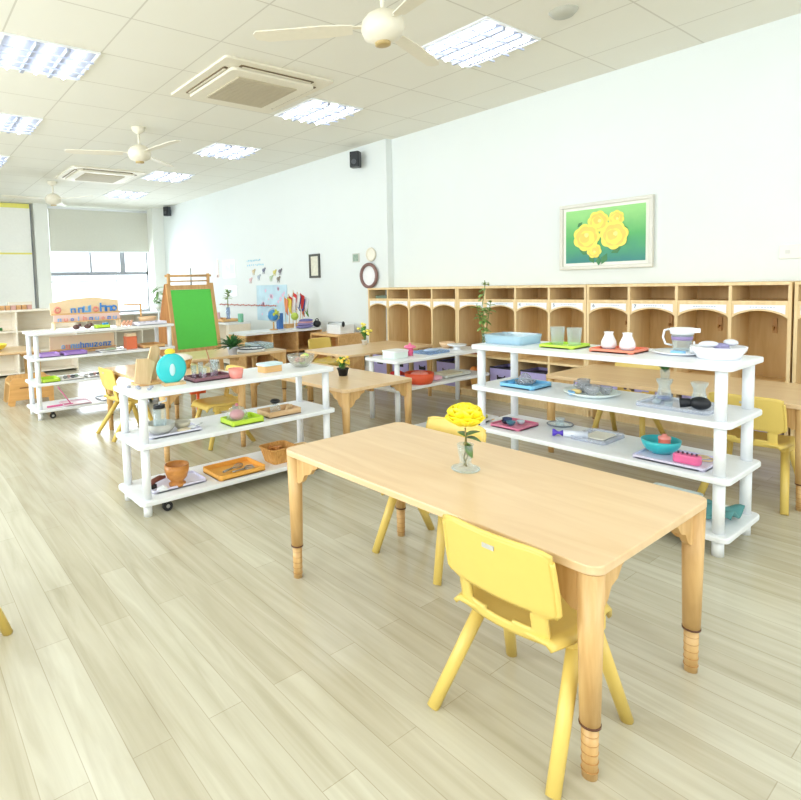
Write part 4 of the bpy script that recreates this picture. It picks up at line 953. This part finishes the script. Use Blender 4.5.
potplant((3.74, 4.16, .5+e), 'pale yellow flowers with green leaves in a small vase on the table near the cubbies', .03, .05, 26, .08, .035, LEAF, C_('pot_white', (232, 232, 226)), ((246, 232, 110), .016, 'blossom_pale'), seed=6, stem=.11, name='flower_pot')
potplant((2.47, 4.52, .5+e), 'bushy green leafed plant in a pale pot, below right of the easel', .05, .07, 64, .19, .034, LEAFD, C_('pot_blue_white', (206, 214, 230)), seed=8)
tray((2.72, 4.62, .5+e), .26, .26, .02, (236, 238, 238), 'white round cornered dish with a dark rim beside the leafy plant', name='serving_dish', r=.12)
tag(obj('dish_rim', MB().ring((0, 0, 0), .125, .006), C_('rim_dark', (64, 70, 80)), loc=(2.72, 4.62, .5+.029)), 'dark round band resting on the white dish beside the leafy plant', 'band')
tray((2.92, 4.80, .5+e), .18, .28, .05, (222, 234, 234), 'ice blue clear box on the table beside the leafy plant', name='clear_box', mat=glass('ice_box', (210, 228, 232), mixf=.4))
tw = thing('tall_twig_vase', 'tall green leafy twig in a slim vase at the cubbies, rising above them', 'plant', (3.72, 2.35, .5))
# slim vase stands on the low unit's right end
tw.location = (4.22, 3.12, m3); tw.scale = (1.1, 1.1, 1.2)
obj('vase', MB().lathe([(.001, 0), (.024, 0), (.02, .03), (.012, .09), (.014, .11), (.011, .11), (.009, .09), (.001, .01)]), glass('green_vase', (170, 190, 160), mixf=.5), tw)
ts = MB().tube([(0, 0, .01), (.004, 0, .15), (-.01, .01, .3), (.012, .0, .42), (.03, .01, .50)], .003).tube([(0, 0, .02), (-.02, .02, .2), (-.05, .03, .33)], .0025).tube([(0, 0, .02), (.03, -.02, .22), (.05, -.03, .34)], .0025)
obj('stems', ts, C_('stem_green', (110, 140, 70)), tw)
tl = MB(); random.seed(12)
for i in range(46):
    s = random.choice([[(-.01, .01, .3), (.02, .0, .48)], [(0, 0, .12), (-.01, .01, .3)], [(-.01, .01, .2), (-.05, .03, .33)], [(.02, -.01, .2), (.05, -.03, .34)]])
    k = random.random(); b = Vector(s[0]).lerp(Vector(s[1]), k); a = random.uniform(0, 2*PI)
    leaf(tl, b, (math.cos(a), math.sin(a), random.uniform(-.2, .7)), random.uniform(.05, .08), .036, .3)
obj('leaves', tl, C_('twig_leaf', (136, 172, 92)), tw, solid=.001)
tv = thing('small_twig_vase', 'tiny green sprig in a clear glass on the long table behind the tall shelf', 'plant', (3.62, 1.42, .5+e))
obj('vase', MB().lathe([(.001, 0), (.022, 0), (.026, .06), (.023, .06), (.019, .004), (.001, .004)]), GLASS, tv); m = MB(); random.seed(2)
for i in range(8): leaf(m, (0, 0, .04), (math.cos(i), math.sin(i), 1.4), .07, .025, .2)
obj('leaves', m, LEAFD, tv, solid=.001)
# white cloth-covered basket on the table behind the left unit
wbk = thing('covered_basket', 'tan basket with a rounded white cover behind the plum tray', 'basket', (1.75, 4.10, .5+e))
obj('basket', MB().lathe([(.001, 0), (.1, 0), (.12, .07), (.115, .07), (.001, .01)]), wvm, wbk); obj('cover', MB().ball((0, 0, .075), .125, .125, .035), C_('cover_white', (244, 238, 228), .9), wbk)

# --- easel
ez = thing('green_easel', 'wooden A-frame easel with a bright green board', 'easel', (2.77, 6.02, 0), math.radians(8))
PW = wood('easel_wood', (222, 178, 122), (200, 152, 94), .5, 'Z')
tilt = .16
def ty(z): return (z-1.15)*-tilt
RX = Matrix.Rotation(0, 3, 'X')
def slant(x0, x1, z0, z1, off=0, th=.022):
    return MB().add([(x0, -.0+(-(1.25-z0)*tilt)+off, z0), (x1, -(1.25-z0)*tilt+off, z0), (x1, -(1.25-z1)*tilt+off, z1), (x0, -(1.25-z1)*tilt+off, z1),
                     (x0, -(1.25-z0)*tilt+off+th, z0), (x1, -(1.25-z0)*tilt+off+th, z0), (x1, -(1.25-z1)*tilt+off+th, z1), (x0, -(1.25-z1)*tilt+off+th, z1)],
                    [(0, 1, 2, 3), (7, 6, 5, 4), (0, 4, 5, 1), (3, 2, 6, 7), (0, 3, 7, 4), (1, 5, 6, 2)])
obj('front_leg', slant(-.31, -.265, 0, 1.16), PW, ez); obj('front_leg', slant(.265, .31, 0, 1.16), PW, ez)
obj('crossbar', slant(-.2649, .2649, 1.09, 1.14), PW, ez); obj('crossbar', slant(-.2649, .2649, .38, .43), PW, ez)
obj('board', slant(-.2649, .2649, .431, 1.089, .006, .01), plain('green_board', (92, 216, 84), .45, noise=.03), ez, label='bright green board')
obj('tray_ledge', MB().span(-.3, .3, -.2, -.14, .36, .375), PW, ez)
obj('rear_leg', MB().cyl((-.29, .03, 1.15), (-.29, .42, 0), .018, n=8), wood('easel_dark', (186, 130, 76), (160, 104, 54), .5, 'Z'), ez); obj('rear_leg', MB().cyl((.29, .03, 1.15), (.29, .42, 0), .018, n=8), wood('easel_dark', (1, 1, 1), (1, 1, 1)), ez)
obj('side_web', MB().add([(-.3, -.0, 1.12), (-.3, .03, 1.12), (-.3, .30, .35), (-.3, -.13, .35), (-.292, 0, 1.12), (-.292, .03, 1.12), (-.292, .30, .35), (-.292, -.13, .35)], [(0, 1, 2, 3), (7, 6, 5, 4), (0, 4, 5, 1), (1, 5, 6, 2), (2, 6, 7, 3), (3, 7, 4, 0)]), wood('easel_dark', (1, 1, 1), (1, 1, 1)), ez)
obj('top_rail', MB().cyl((-.31, 0, 1.245), (.29, 0, 1.245), .013), PW, ez); obj('paper_rod', MB().cyl((-.26, .0, 1.185), (.26, .0, 1.185), .008), PW, ez)
for x in (-.27, .25): obj('post', MB().span(x-.014, x+.014, -.014, .01, 1.14, 1.27), PW, ez)
obj('centre_peg', MB().cyl((.02, 0, 1.14), (.02, 0, 1.33), .008), METAL, ez)
hp = thing('hanging_plant', 'thin green hanging sprig left of the easel top', 'plant', (2.83, 6.9, 0)); m = MB(); random.seed(4)
hp.location = (2.62, 6.6, 0)
obj('stand', MB().cyl((0, 0, .0), (0, 0, .86), .01).cyl((0, 0, 0), (0, 0, .015), .09).lathe([(.001, .86), (.04, .86), (.055, .93), (.05, .93), (.001, .88)]), WHITE, hp)
for i in range(24): a = random.uniform(0, 6.28); leaf(m, (0, 0, .93+random.uniform(0, .22)), (math.cos(a), math.sin(a), random.uniform(-.4, .8)), .12, .03, .5)
obj('leaves', m, C_('sprig', (134, 172, 110)), hp, solid=.001)

# --- far left unit contents (x .96..2.26, y 5.29..5.71)
rk = thing('letter_rack', 'two tier wooden rack of blue and pink letters on the far left unit', 'letter rack', (1.50, 5.56, z4))
rk.scale = (.86, 1, 1)
CR = plain('rack_cream', (240, 214, 176), .6)
obj('tier', MB().prism([(-.36, .14), (.36, .14), (.36, .25), (.1, .285), (-.15, .275), (-.36, .24)], .035, .055, 'Y'), CR, rk, label='upper tier')
obj('tier', MB().span(-.34, .36, -.01, .01, .07, .135), C_('rack_pink', (238, 206, 196)), rk, label='lower tier')
obj('ledge', MB().span(-.36, .36, -.012, .034, .131, .143), PINE, rk); obj('ledge', MB().span(-.36, .36, -.05, -.012, .062, .07), PINE, rk)
for x in (-.345, .345): obj('side_support', MB().span(x-.008, x+.008, -.05, .06, .0, .062), CR, rk)
LC = {'blue': C_('letter_blue', (66, 140, 222), .4), 'pink': C_('letter_salmon', (232, 150, 136), .4), 'sky': C_('letter_sky', (120, 180, 236), .4)}
def letter(kind, w, h):
    m = MB(); s = w*.26
    def bar(x0, x1, z0, z1): m.span(x0, x1, -.004, .004, z0, z1)
    if kind == 'l': bar(-s/2, s/2, 0, h*1.35)
    elif kind == 'n': bar(-w/2, -w/2+s, 0, h); bar(w/2-s, w/2, 0, h); bar(-w/2+s, w/2-s, h-s, h)
    elif kind == 'u': bar(-w/2, -w/2+s, 0, h); bar(w/2-s, w/2, 0, h); bar(-w/2+s, w/2-s, 0, s)
    elif kind == 'o': m.ring((0, 0, h/2), (w-s)/2, s/2, 'Y', 16, 6, h/w)
    elif kind == 'h': bar(-w/2, -w/2+s, 0, h*1.4); bar(w/2-s, w/2, 0, h); bar(-w/2+s, w/2-s, h-s, h)
    elif kind == 'z': bar(-w/2, w/2, 0, s); bar(-w/2, w/2, h-s, h); m.box(0, 0, h/2, s, .008, h, 0, 0, .6)
    return m
row = [('o', 'pink', -.29, 1.2), ('n', 'blue', -.13, .8), ('n', 'blue', -.05, .9), ('u', 'sky', .01, 1.1), ('l', 'sky', .05, .9), ('o', 'pink', .11, 1), ('h', 'blue', .19, 1.1), ('n', 'blue', .25, 1), ('o', 'blue', .31, 1.1)]
for i, (k, c, x, s) in enumerate(row):
    o = obj('wooden_letter', letter(k, .055*s, .055*s), LC[c], loc=(1.50+x*.86, 5.56+.028, z4+.1435)); tag(o, '%s letter number %d from the left on the upper tier of the letter rack' % (c, i+1), 'letter', 'letters on the upper tier')
    o['label'] = '%s letter shaped like %s on the upper rack tier%s' % (c, k, {0: ', at its left end', 1: ', left one of a pair', 2: ', right one of a pair', 7: ', in the right cluster', 8: ', at its right end', 5: ', near the middle'}.get(i, ''))
for i in range(10):
    o = obj('small_letter', letter('nuolhnuonu'[i], .03, .03), LC[['sky', 'pink', 'blue'][i % 3]], loc=(1.25+.056*i, 5.56-.03, z4+.0705)); tag(o, 'tiny %s letter in the row on the rack\'s lower tier' % ['sky', 'pink', 'blue'][i % 3], 'letter', 'tiny letters on the lower tier, %s' % ['sky', 'pink', 'blue'][i % 3])
for x, nm, lb in ((1.36, (96, 64, 60), 'left small dark brown bear figure in front of the letter rack'), (1.46, (110, 70, 66), 'right small dark brown bear figure in front of the letter rack')):
    t = thing('toy_bear', lb, 'toy', (x, 5.40, z4), 0, 'brown toy bears')
    obj('body', MB().ball((0, 0, .022), .032, .02, .022), C_('bear_brown', nm), t); obj('head', MB().ball((.03, 0, .038), .015), C_('bear_brown', nm), t)
tray((1.59, 5.40, z4), .13, .09, .03, (190, 228, 60), 'lime green little tray in front of the letter rack', r=.01)
tag(obj('toy_block', MB().box(0, 0, .02, .05, .03, .04), C_('block_blue', (70, 160, 214)), loc=(1.62, 5.40, z4+.0065)), 'blue block standing in the lime little tray', 'block')
lt = thing('letter_board', 'wooden letter board with blue letters standing on the far unit\'s third shelf', 'letter board', (1.44, 5.55, z3))
obj('board', MB().span(-.28, .30, .0, .014, .02, .16), CR, lt); obj('ledge', MB().span(-.29, .31, -.03, -.001, .03, .038), PINE, lt); obj('foot', MB().span(-.29, .31, -.03, .03, 0, .019), PINE, lt)
for i in range(11):
    x = -.17+.042*i; c = ['sky', 'pink', 'sky', 'sky'][i] if i < 4 else 'blue'
    o = obj('wooden_letter', letter('ounuhnuzonz'[i], .032, .04), LC[c], loc=(1.44+x, 5.55-.012, z3+.039)); tag(o, '%s letter shaped like %s on the lower letter board%s' % (c, 'ounuhnuzonz'[i], {1: ', second from left', 3: ', fourth from left', 4: '', 5: ', sixth from left', 2: ', third from left', 6: ', seventh from left', 7: ', eighth from left', 9: ', second from right', 10: ', at the right end'}.get(i, '')), 'letter', 'letters on the lower board')
ox = thing('orange_box', 'upright orange red box with a pale top on the far unit\'s third shelf', 'box', (1.86, 5.44, z3))
obj('body', MB().span(-.05, .05, -.05, .05, 0, .12), C_('box_orange', (232, 122, 82)), ox, bevel=.003); obj('top', MB().span(-.045, .045, -.045, .045, .1201, .15), CR, ox)
tray((1.12, 5.42, z3), .16, .18, .03, (184, 150, 214), 'left purple tray on the far unit\'s third shelf', group='purple trays'); tray((1.33, 5.42, z3), .20, .18, .03, (172, 136, 208), 'right purple tray on the far unit\'s third shelf', group='purple trays')
tray((1.66, 5.40, z3), .24, .2, .014, (236, 238, 240), 'white tray beside the purple trays on the far unit')
tag(obj('grey_green_cloth', MB().ball((0, 0, .012), .06, .03, .012), C_('sage', (190, 204, 176), .9), loc=(1.66, 5.40, z3+.0065)), 'sage cloth on the white tray beside the purple trays', 'cloth')
tray((2.06, 5.46, z3), .22, .26, .03, (236, 186, 130), 'light orange wooden tray at the right end of the far unit\'s third shelf', mat=PINE)
tray((1.11, 5.42, z2), .15, .2, .03, (190, 222, 70), 'lime green tray on the far unit\'s second shelf'); 
for i, (x, lb) in enumerate(((1.29, 'left'), (1.52, 'right'))):
    tray((x, 5.42, z2), .2, .2, .014, (230, 224, 218), lb+' pale tray of glass pieces on the far unit\'s second shelf', group='pale trays with glass pieces')
    for k in range(4): tag(obj('glass_piece', MB().ball((0, 0, .015), .022, .018, .015), C_(['piece_grey', 'piece_rose', 'piece_dark', 'piece_sage'][k], [(150, 150, 150), (214, 170, 160), (84, 84, 88), (150, 170, 150)][k], .2), loc=(x-.05+.033*k, 5.40+.02*(k % 2), z2+.0065)), ['grey', 'rose', 'dark', 'sage'][k]+' glass piece on the %s pale tray' % lb, 'glass piece', 'glass pieces')
tray((1.84, 5.44, z2), .3, .24, .02, (238, 206, 160), 'pale orange wooden tray at the right of the far unit\'s second shelf', mat=PINE)
pf = tag(obj('folding_stand', MB().span(-.1, .12, -.006, .006, 0, .012).tube([(-.1, 0, .01), (.1, 0, .01)], .006).tube([(.1, 0, .01), (.02, .1, .16)], .005), C_('frame_pink', (226, 110, 160)), loc=(1.17, 5.38, z1)), 'pink folding stand on the bottom shelf of the far unit', 'stand')
tray((1.32, 5.42, z1), .24, .22, .014, (244, 214, 224), 'pale pink tray on the far unit\'s bottom shelf'); tray((1.68, 5.44, z1), .30, .24, .014, (226, 230, 240), 'pale blue grey tray on the far unit\'s bottom shelf')
tag(obj('rattle', MB().ball((0, 0, .016), .02, .02, .016).cyl((.0, 0, .012), (.1, .02, .012), .006), C_('rattle_violet', (150, 156, 186)), loc=(1.66, 5.42, z1+.0065)), 'violet grey rattle on the pale blue grey tray', 'rattle')
wtray = tray((2.05, 5.42, z4), .30, .18, .03, (232, 230, 242), 'white tray of small dark pieces at the right end of the far unit\'s top')
for i in range(4): tag(obj('tile', MB().box(0, 0, .012, .02, .015, .02), C_('tile_violet', (120, 116, 150)), loc=(1.95+.06*i, 5.42+.02*(i % 2), z4+.0065)), 'small violet grey tile in the white tray on the far unit', 'tile', 'tiles in the white tray')
bowl((2.10, 5.60, z4), .09, .07, (232, 194, 150), 'tan basket behind the white tray on the far unit', 'round_basket', 'basket')
bst = thing('bead_stand', 'wooden gallows shaped bead stand at the right of the letter rack', 'stand', (1.99, 5.62, z4))
obj('bar', MB().span(-.12, .06, -.008, .008, .19, .204), PINE, bst); obj('upright', MB().span(.045, .06, -.008, .008, .01, .19), PINE, bst); obj('foot', MB().span(-.02, .09, -.04, .04, 0, .01), PINE, bst)
for i in range(3): tag(obj('toy_figure', MB().ball((0, 0, .02), .02, .014, .02).ball((.012, 0, .044), .012), C_('figure_peach', (232, 176, 146)), loc=(1.80+.035*i, 5.44, z4)), ['left', 'middle', 'right'][i]+' peach toy figure right of the letter rack', 'toy', 'peach toy figures')

# --- left edge: dish on table, bench, low wall shelves
bowl((.86, 6.82, .5+e), .14, .07, (246, 220, 70), 'yellow oval dish on the wooden table at the left edge')
bowl((.62, 6.85, .5+e), .07, .05, (140, 110, 90), 'brown small bowl left of the yellow dish', 'brown_bowl')
bn2 = thing('wooden_bench', 'small wooden bench with a slotted side panel at the left edge', 'bench', (1.08, 6.19, 0), 0)
def panel_with_slot(x0, x1, y, th):
    m = MB(); pts = [(x0+.02, 0), (x0, .02), (x0+.03, .24), (x0+.06, .27), (x1-.03, .27), (x1, .24), (x1, 0), (x1-.04, 0), (x1-.05, .05), (x0+.07, .05), (x0+.06, 0)]
    return m.prism(pts, y, y+th, 'Y')
obj('front_panel', panel_with_slot(-.20, .22, -.02, .018), wood('bench_wood', (232, 180, 112), (216, 160, 92), .45, 'X'), bn2)
obj('slot', MB().span(-.09, .1, -.0215, -.0202, .165, .178), C_('slot_brown', (150, 100, 56)), bn2)
obj('seat', MB().span(-.17, .22, -.0015, .26, .2, .22), BEECHL, bn2); obj('rear_panel', panel_with_slot(-.20, .22, .262, .018), BEECHL, bn2)
LS = wood('low_shelf_wood', (250, 243, 230), (246, 236, 218), .5, 'X')
def low_case(loc, rz, L_, D_, H, nlev, cols_, label, mat, topm, name='low_bookcase'):
    t = thing(name, label, 'bookcase', loc, rz)
    obj('top_board', MB().slab(0, 0, L_, D_, H-.025, H, .01), topm, t)
    obj('back_panel', MB().span(-L_/2, L_/2, D_/2-.012, D_/2, .0, H-.0255), mat, t)
    for i in range(cols_+1):
        x = -L_/2 + .009 + (L_-.018)*i/cols_; obj('side_panel' if i in (0, cols_) else 'divider', MB().span(x-.009, x+.009, -D_/2+.005, D_/2-.0125, 0, H-.0255), mat, t)
    for k in range(nlev):
        z = .03 + (H-.05)*k/nlev
        for i in range(cols_):
            xa = -L_/2 + .0185 + (L_-.018)*i/cols_; xb = -L_/2 - .0005 + (L_-.018)*(i+1)/cols_
            obj('shelf', MB().span(xa, xb, -D_/2+.01, D_/2-.0125, z, z+.018), mat, t)
    return t
low_case((1.35, 8.5, 0), 0, 1.5, .35, .88, 3, 2, 'pale wooden bookcase below the yellow edged panel at the left', LS, LS)
for i in range(7):
    o = obj('wooden_block', MB().box(0, 0, .03, .055, .06, .06), wood('block_wood', (222, 176, 124), (190, 140, 90), .5, 'X') if i % 3 else C_('block_rose', (206, 160, 150)), loc=(1.14+.066*i, 8.45, .88+e)); tag(o, ['rosy end block, leftmost', 'second wooden block', 'third wooden block', 'rosy middle block', 'fifth wooden block', 'sixth wooden block', 'rosy block at the right end'][i]+' of the row on the pale bookcase', 'block', 'row of blocks on the pale bookcase')
tray((1.45, 8.62, .88+e), .3, .08, .1, (238, 232, 214), 'cream box behind the row of wooden blocks', name='cream_box', r=.01)
gr = tag(obj('green_roller', MB().cyl((-.14, 0, .02), (.14, 0, .02), .02), C_('green_rod', (70, 150, 80)), loc=(1.05, 8.42, .6135)), 'dark green rod lying on the shelf of the pale bookcase', 'rod')
low_case((.1, 9.6, 0), 0, 2.2, .4, .70, 2, 3, 'long pale bookcase in the far left corner, behind the one with blocks', LS, WHITE)

low_case((3.3, 10.6, 0), 0, 2.0, .4, .66, 2, 4, 'long pale bookcase under the far window', LS, WHITE)
# --- cabinet with globe, flags
hc = low_case((3.90, 5.98, 0), 0, 1.14, .40, .55, 2, 3, 'low wooden cabinet with white top carrying globe and flags', PINE, WHITE, 'low_cabinet')
zc = .55+e
gl = thing('desk_globe', 'small globe with blue seas on the low cabinet', 'globe', (3.86, 5.98, zc), .4)
obj('ball', MB().ball((0, 0, .185), .072, n=24, m=14), None or C_('globe_blue', (66, 140, 196), .3), gl)
gm = MB()
for (az, el, r) in ((-1.9, .5, .028), (-1.4, .1, .024), (-2.4, .2, .022), (-1.7, .9, .022), (-.9, .5, .02), (-1.2, -.5, .02)):
    c = Vector((math.cos(az)*math.cos(el), math.sin(az)*math.cos(el), math.sin(el)))*.0695; gm.ball((c.x, c.y, c.z+.185), r*.9, r*.8, r, 10, 6)
obj('continents', gm, C_('globe_land', (196, 206, 76), .4), gl)
obj('meridian', MB().ring((0, 0, .185), .082, .004, 'X'), METAL, gl); obj('stand', MB().cyl((0, 0, .012), (0, 0, .10), .01).lathe([(.001, .012), (.05, .01), (.055, 0), (.001, 0)]), PINE, gl)
g2 = thing('small_globe', 'yellow green puzzle globe in front of the flags', 'globe', (4.10, 5.86, zc))
obj('ball', MB().ball((0, 0, .16), .05), C_('globe_lime', (178, 200, 84), .3), g2); obj('stand', MB().cyl((0, 0, 0), (0, 0, .115), .008).lathe([(.001, .01), (.04, .008), (.045, 0), (.001, 0)]), WHITE, g2)
tag(obj('blue_box', MB().slab(0, 0, .07, .07, 0, .2, .01), C_('box_blue', (70, 120, 190)), loc=(4.02, 6.08, zc)), 'blue narrow box between the two globes', 'box')
fs = thing('flag_stand', 'wooden holder for the little flags on the low cabinet', 'stand', (4.27, 6.10, zc)); obj('block', MB().slab(0, 0, .34, .1, 0, .05, .01), PINE, fs)
fl_c = [((240, 150, 110), (240, 220, 90), 'orange and yellow'), ((214, 60, 60), (240, 240, 240), 'red and white banded'), ((220, 66, 70), (240, 240, 240), 'red and white maple style'), ((60, 90, 170), (214, 60, 60), 'blue with red band'), ((50, 76, 150), (236, 236, 240), 'navy and white'), ((232, 120, 80), (120, 170, 90), 'orange and green')]
for i, (c1, c2, nm) in enumerate(fl_c):
    x = 4.13 + .055*i; lean = (-.04, .0, .05, .09, .13, -.08)[i]; h = (.34, .36, .40, .38, .34, .30)[i]
    t = thing('toy_flag', nm+' little flag drooping from its stick above the low cabinet', 'flag', (x, 6.10, zc+.0505), -.2, 'little flags in the wooden holder')
    obj('stick', MB().cyl((0, 0, 0), (lean*.3-.03*0, 0, h+.03), .004, n=6), PINE, t)
    def fb(u, v, a, b_, h=h, lean=lean): return (lean*.3*(1-.3*v) + (u*(b_-a)+a)*.09 + .02*v*(u*(b_-a)+a), .02*math.sin(u*5+v*4), h+.02-.20*v-.05*u)
    obj('cloth', MB().grid(lambda u, v: fb(u, v, .0, .45), 6, 8), C_('flag_%d' % (i*2), c1, .8), t, solid=.003, label='%s half' % nm.split()[0])
    obj('cloth', MB().grid(lambda u, v: fb(u, v, .45, 1.), 6, 8), C_('flag_%d' % (i*2+1), c2, .8), t, solid=.003)
jk = thing('fabric_bundle', 'heap of folded purple blue fabric below the flags', 'cloth', (4.26, 5.87, zc), .1)
jk.scale = (.85, .85, 1)
for k, (c, z, w) in enumerate((((140, 136, 190), .022, .17), ((160, 150, 200), .055, .16), ((212, 160, 170), .078, .14), ((120, 120, 180), .098, .13))):
    obj('fold', MB().ball((.01*k, 0, z), w, .075, .022, 16, 8), C_('fabric_%d' % k, c, .95), jk)
bg_ = tag(obj('black_bag', MB().ball((0, 0, .045), .055, .05, .045).ring((0, 0, .085), .025, .006, 'Y'), BLACK, loc=(4.45, 5.86, zc)), 'black bag at the right end of the fabric heap', 'bag')
# white printer-like box on its own wooden stand at the right
low_case((4.43, 5.44, 0), -PI/2, .56, .40, .50, 1, 1, 'low wooden stand beside the cubbies with a white box on it', PINE, PINE, 'low_stand')
wp = thing('white_machine', 'white box with a black tipped arm on the low wooden stand', 'box', (4.43, 5.36, .5+e))
obj('body', MB().slab(0, 0, .24, .26, 0, .11, .02), WHITE, wp, bevel=.006); obj('arm', MB().tube([(-.10, .12, .1), (-.10, .1, .135), (-.08, -.14, .14)], .008), METAL, wp); obj('arm_tip', MB().ball((-.08, -.15, .12), .02, .02, .035), BLACK, wp)
# wooden shelf with trays behind the easel's right side
low_case((3.95, 8.1, 0), -PI/2, 2.2, .36, .60, 2, 3, 'long pale shelf along the wall behind the easel and leafy plant', LS, WHITE, 'wall_shelf')
zs = .60+e
tray((3.95, 7.5, zs), .26, .5, .04, (236, 180, 140), 'long orange wooden tray on the wall shelf', mat=PINE)
tray((3.95, 8.4, zs), .26, .4, .03, (240, 196, 170), 'peach tray at the left of the wall shelf', r=.01)
tag(obj('wooden_pyramid', MB().prism([(-.1, 0), (.1, 0), (.03, .07), (-.04, .06)], -.05, .05, 'X'), wood('pyr', (196, 132, 84), (170, 104, 60), .5, 'Y'), loc=(3.95, 8.4, zs+.0065)), 'brown wedge shaped block in the peach tray', 'block')
bvs = thing('blue_vase', 'blue footed vase with a green topped plant on the wall shelf', 'vase', (3.95, 7.32, zs+.0065))
obj('vase_body', MB().lathe([(.001, 0), (.05, 0), (.022, .06), (.03, .12), (.026, .2), (.02, .2), (.001, .19)]), glass('blue_vase', (150, 176, 214), mixf=.3), bvs); m = MB(); random.seed(5)
st = MB().cyl((0, 0, .19), (0, 0, .40), .006); obj('stem', st, C_('stem_green', (110, 140, 70)), bvs)
for i in range(26): a = random.uniform(0, 6.28); leaf(m, (0, 0, .32+random.uniform(0, .12)), (math.cos(a), math.sin(a), random.uniform(0, 1.2)), .08, .04, .3)
obj('leaves', m, C_('vase_leaf', (128, 160, 84)), bvs, solid=.001)
bdg = thing('bead_garland', 'red beaded string hung along the wall above the wall shelf', 'garland', (XF-.03, 8.0, .80)); m = MB()
for i in range(36): m.ball((0, -.9+.05*i, .006*math.sin(i*1.7)), .012, n=8, m=5)
obj('beads', m, C_('bead_red', (196, 96, 96)), bdg); obj('string', MB().cyl((0, -.95, 0), (0, .9, 0), .003), C_('string_tan', (212, 190, 150)), bdg)
for i, (yy, c) in enumerate(((7.05, (120, 190, 160)), (7.75, (230, 190, 200)), (8.0, (214, 190, 140)), (8.85, (190, 160, 130)))):
    tag(obj('upright_toy', MB().slab(0, 0, .05, .1, 0, .12, .02), C_('utoy_%d' % i, c), loc=(4.0, yy, zs)), ['green', 'pink', 'tan', 'brown'][i]+' small upright toy box on the wall shelf', 'toy', 'toy boxes on the wall shelf')
for o in COL.objects:
    if o.parent and 'category' in o: del o['category']
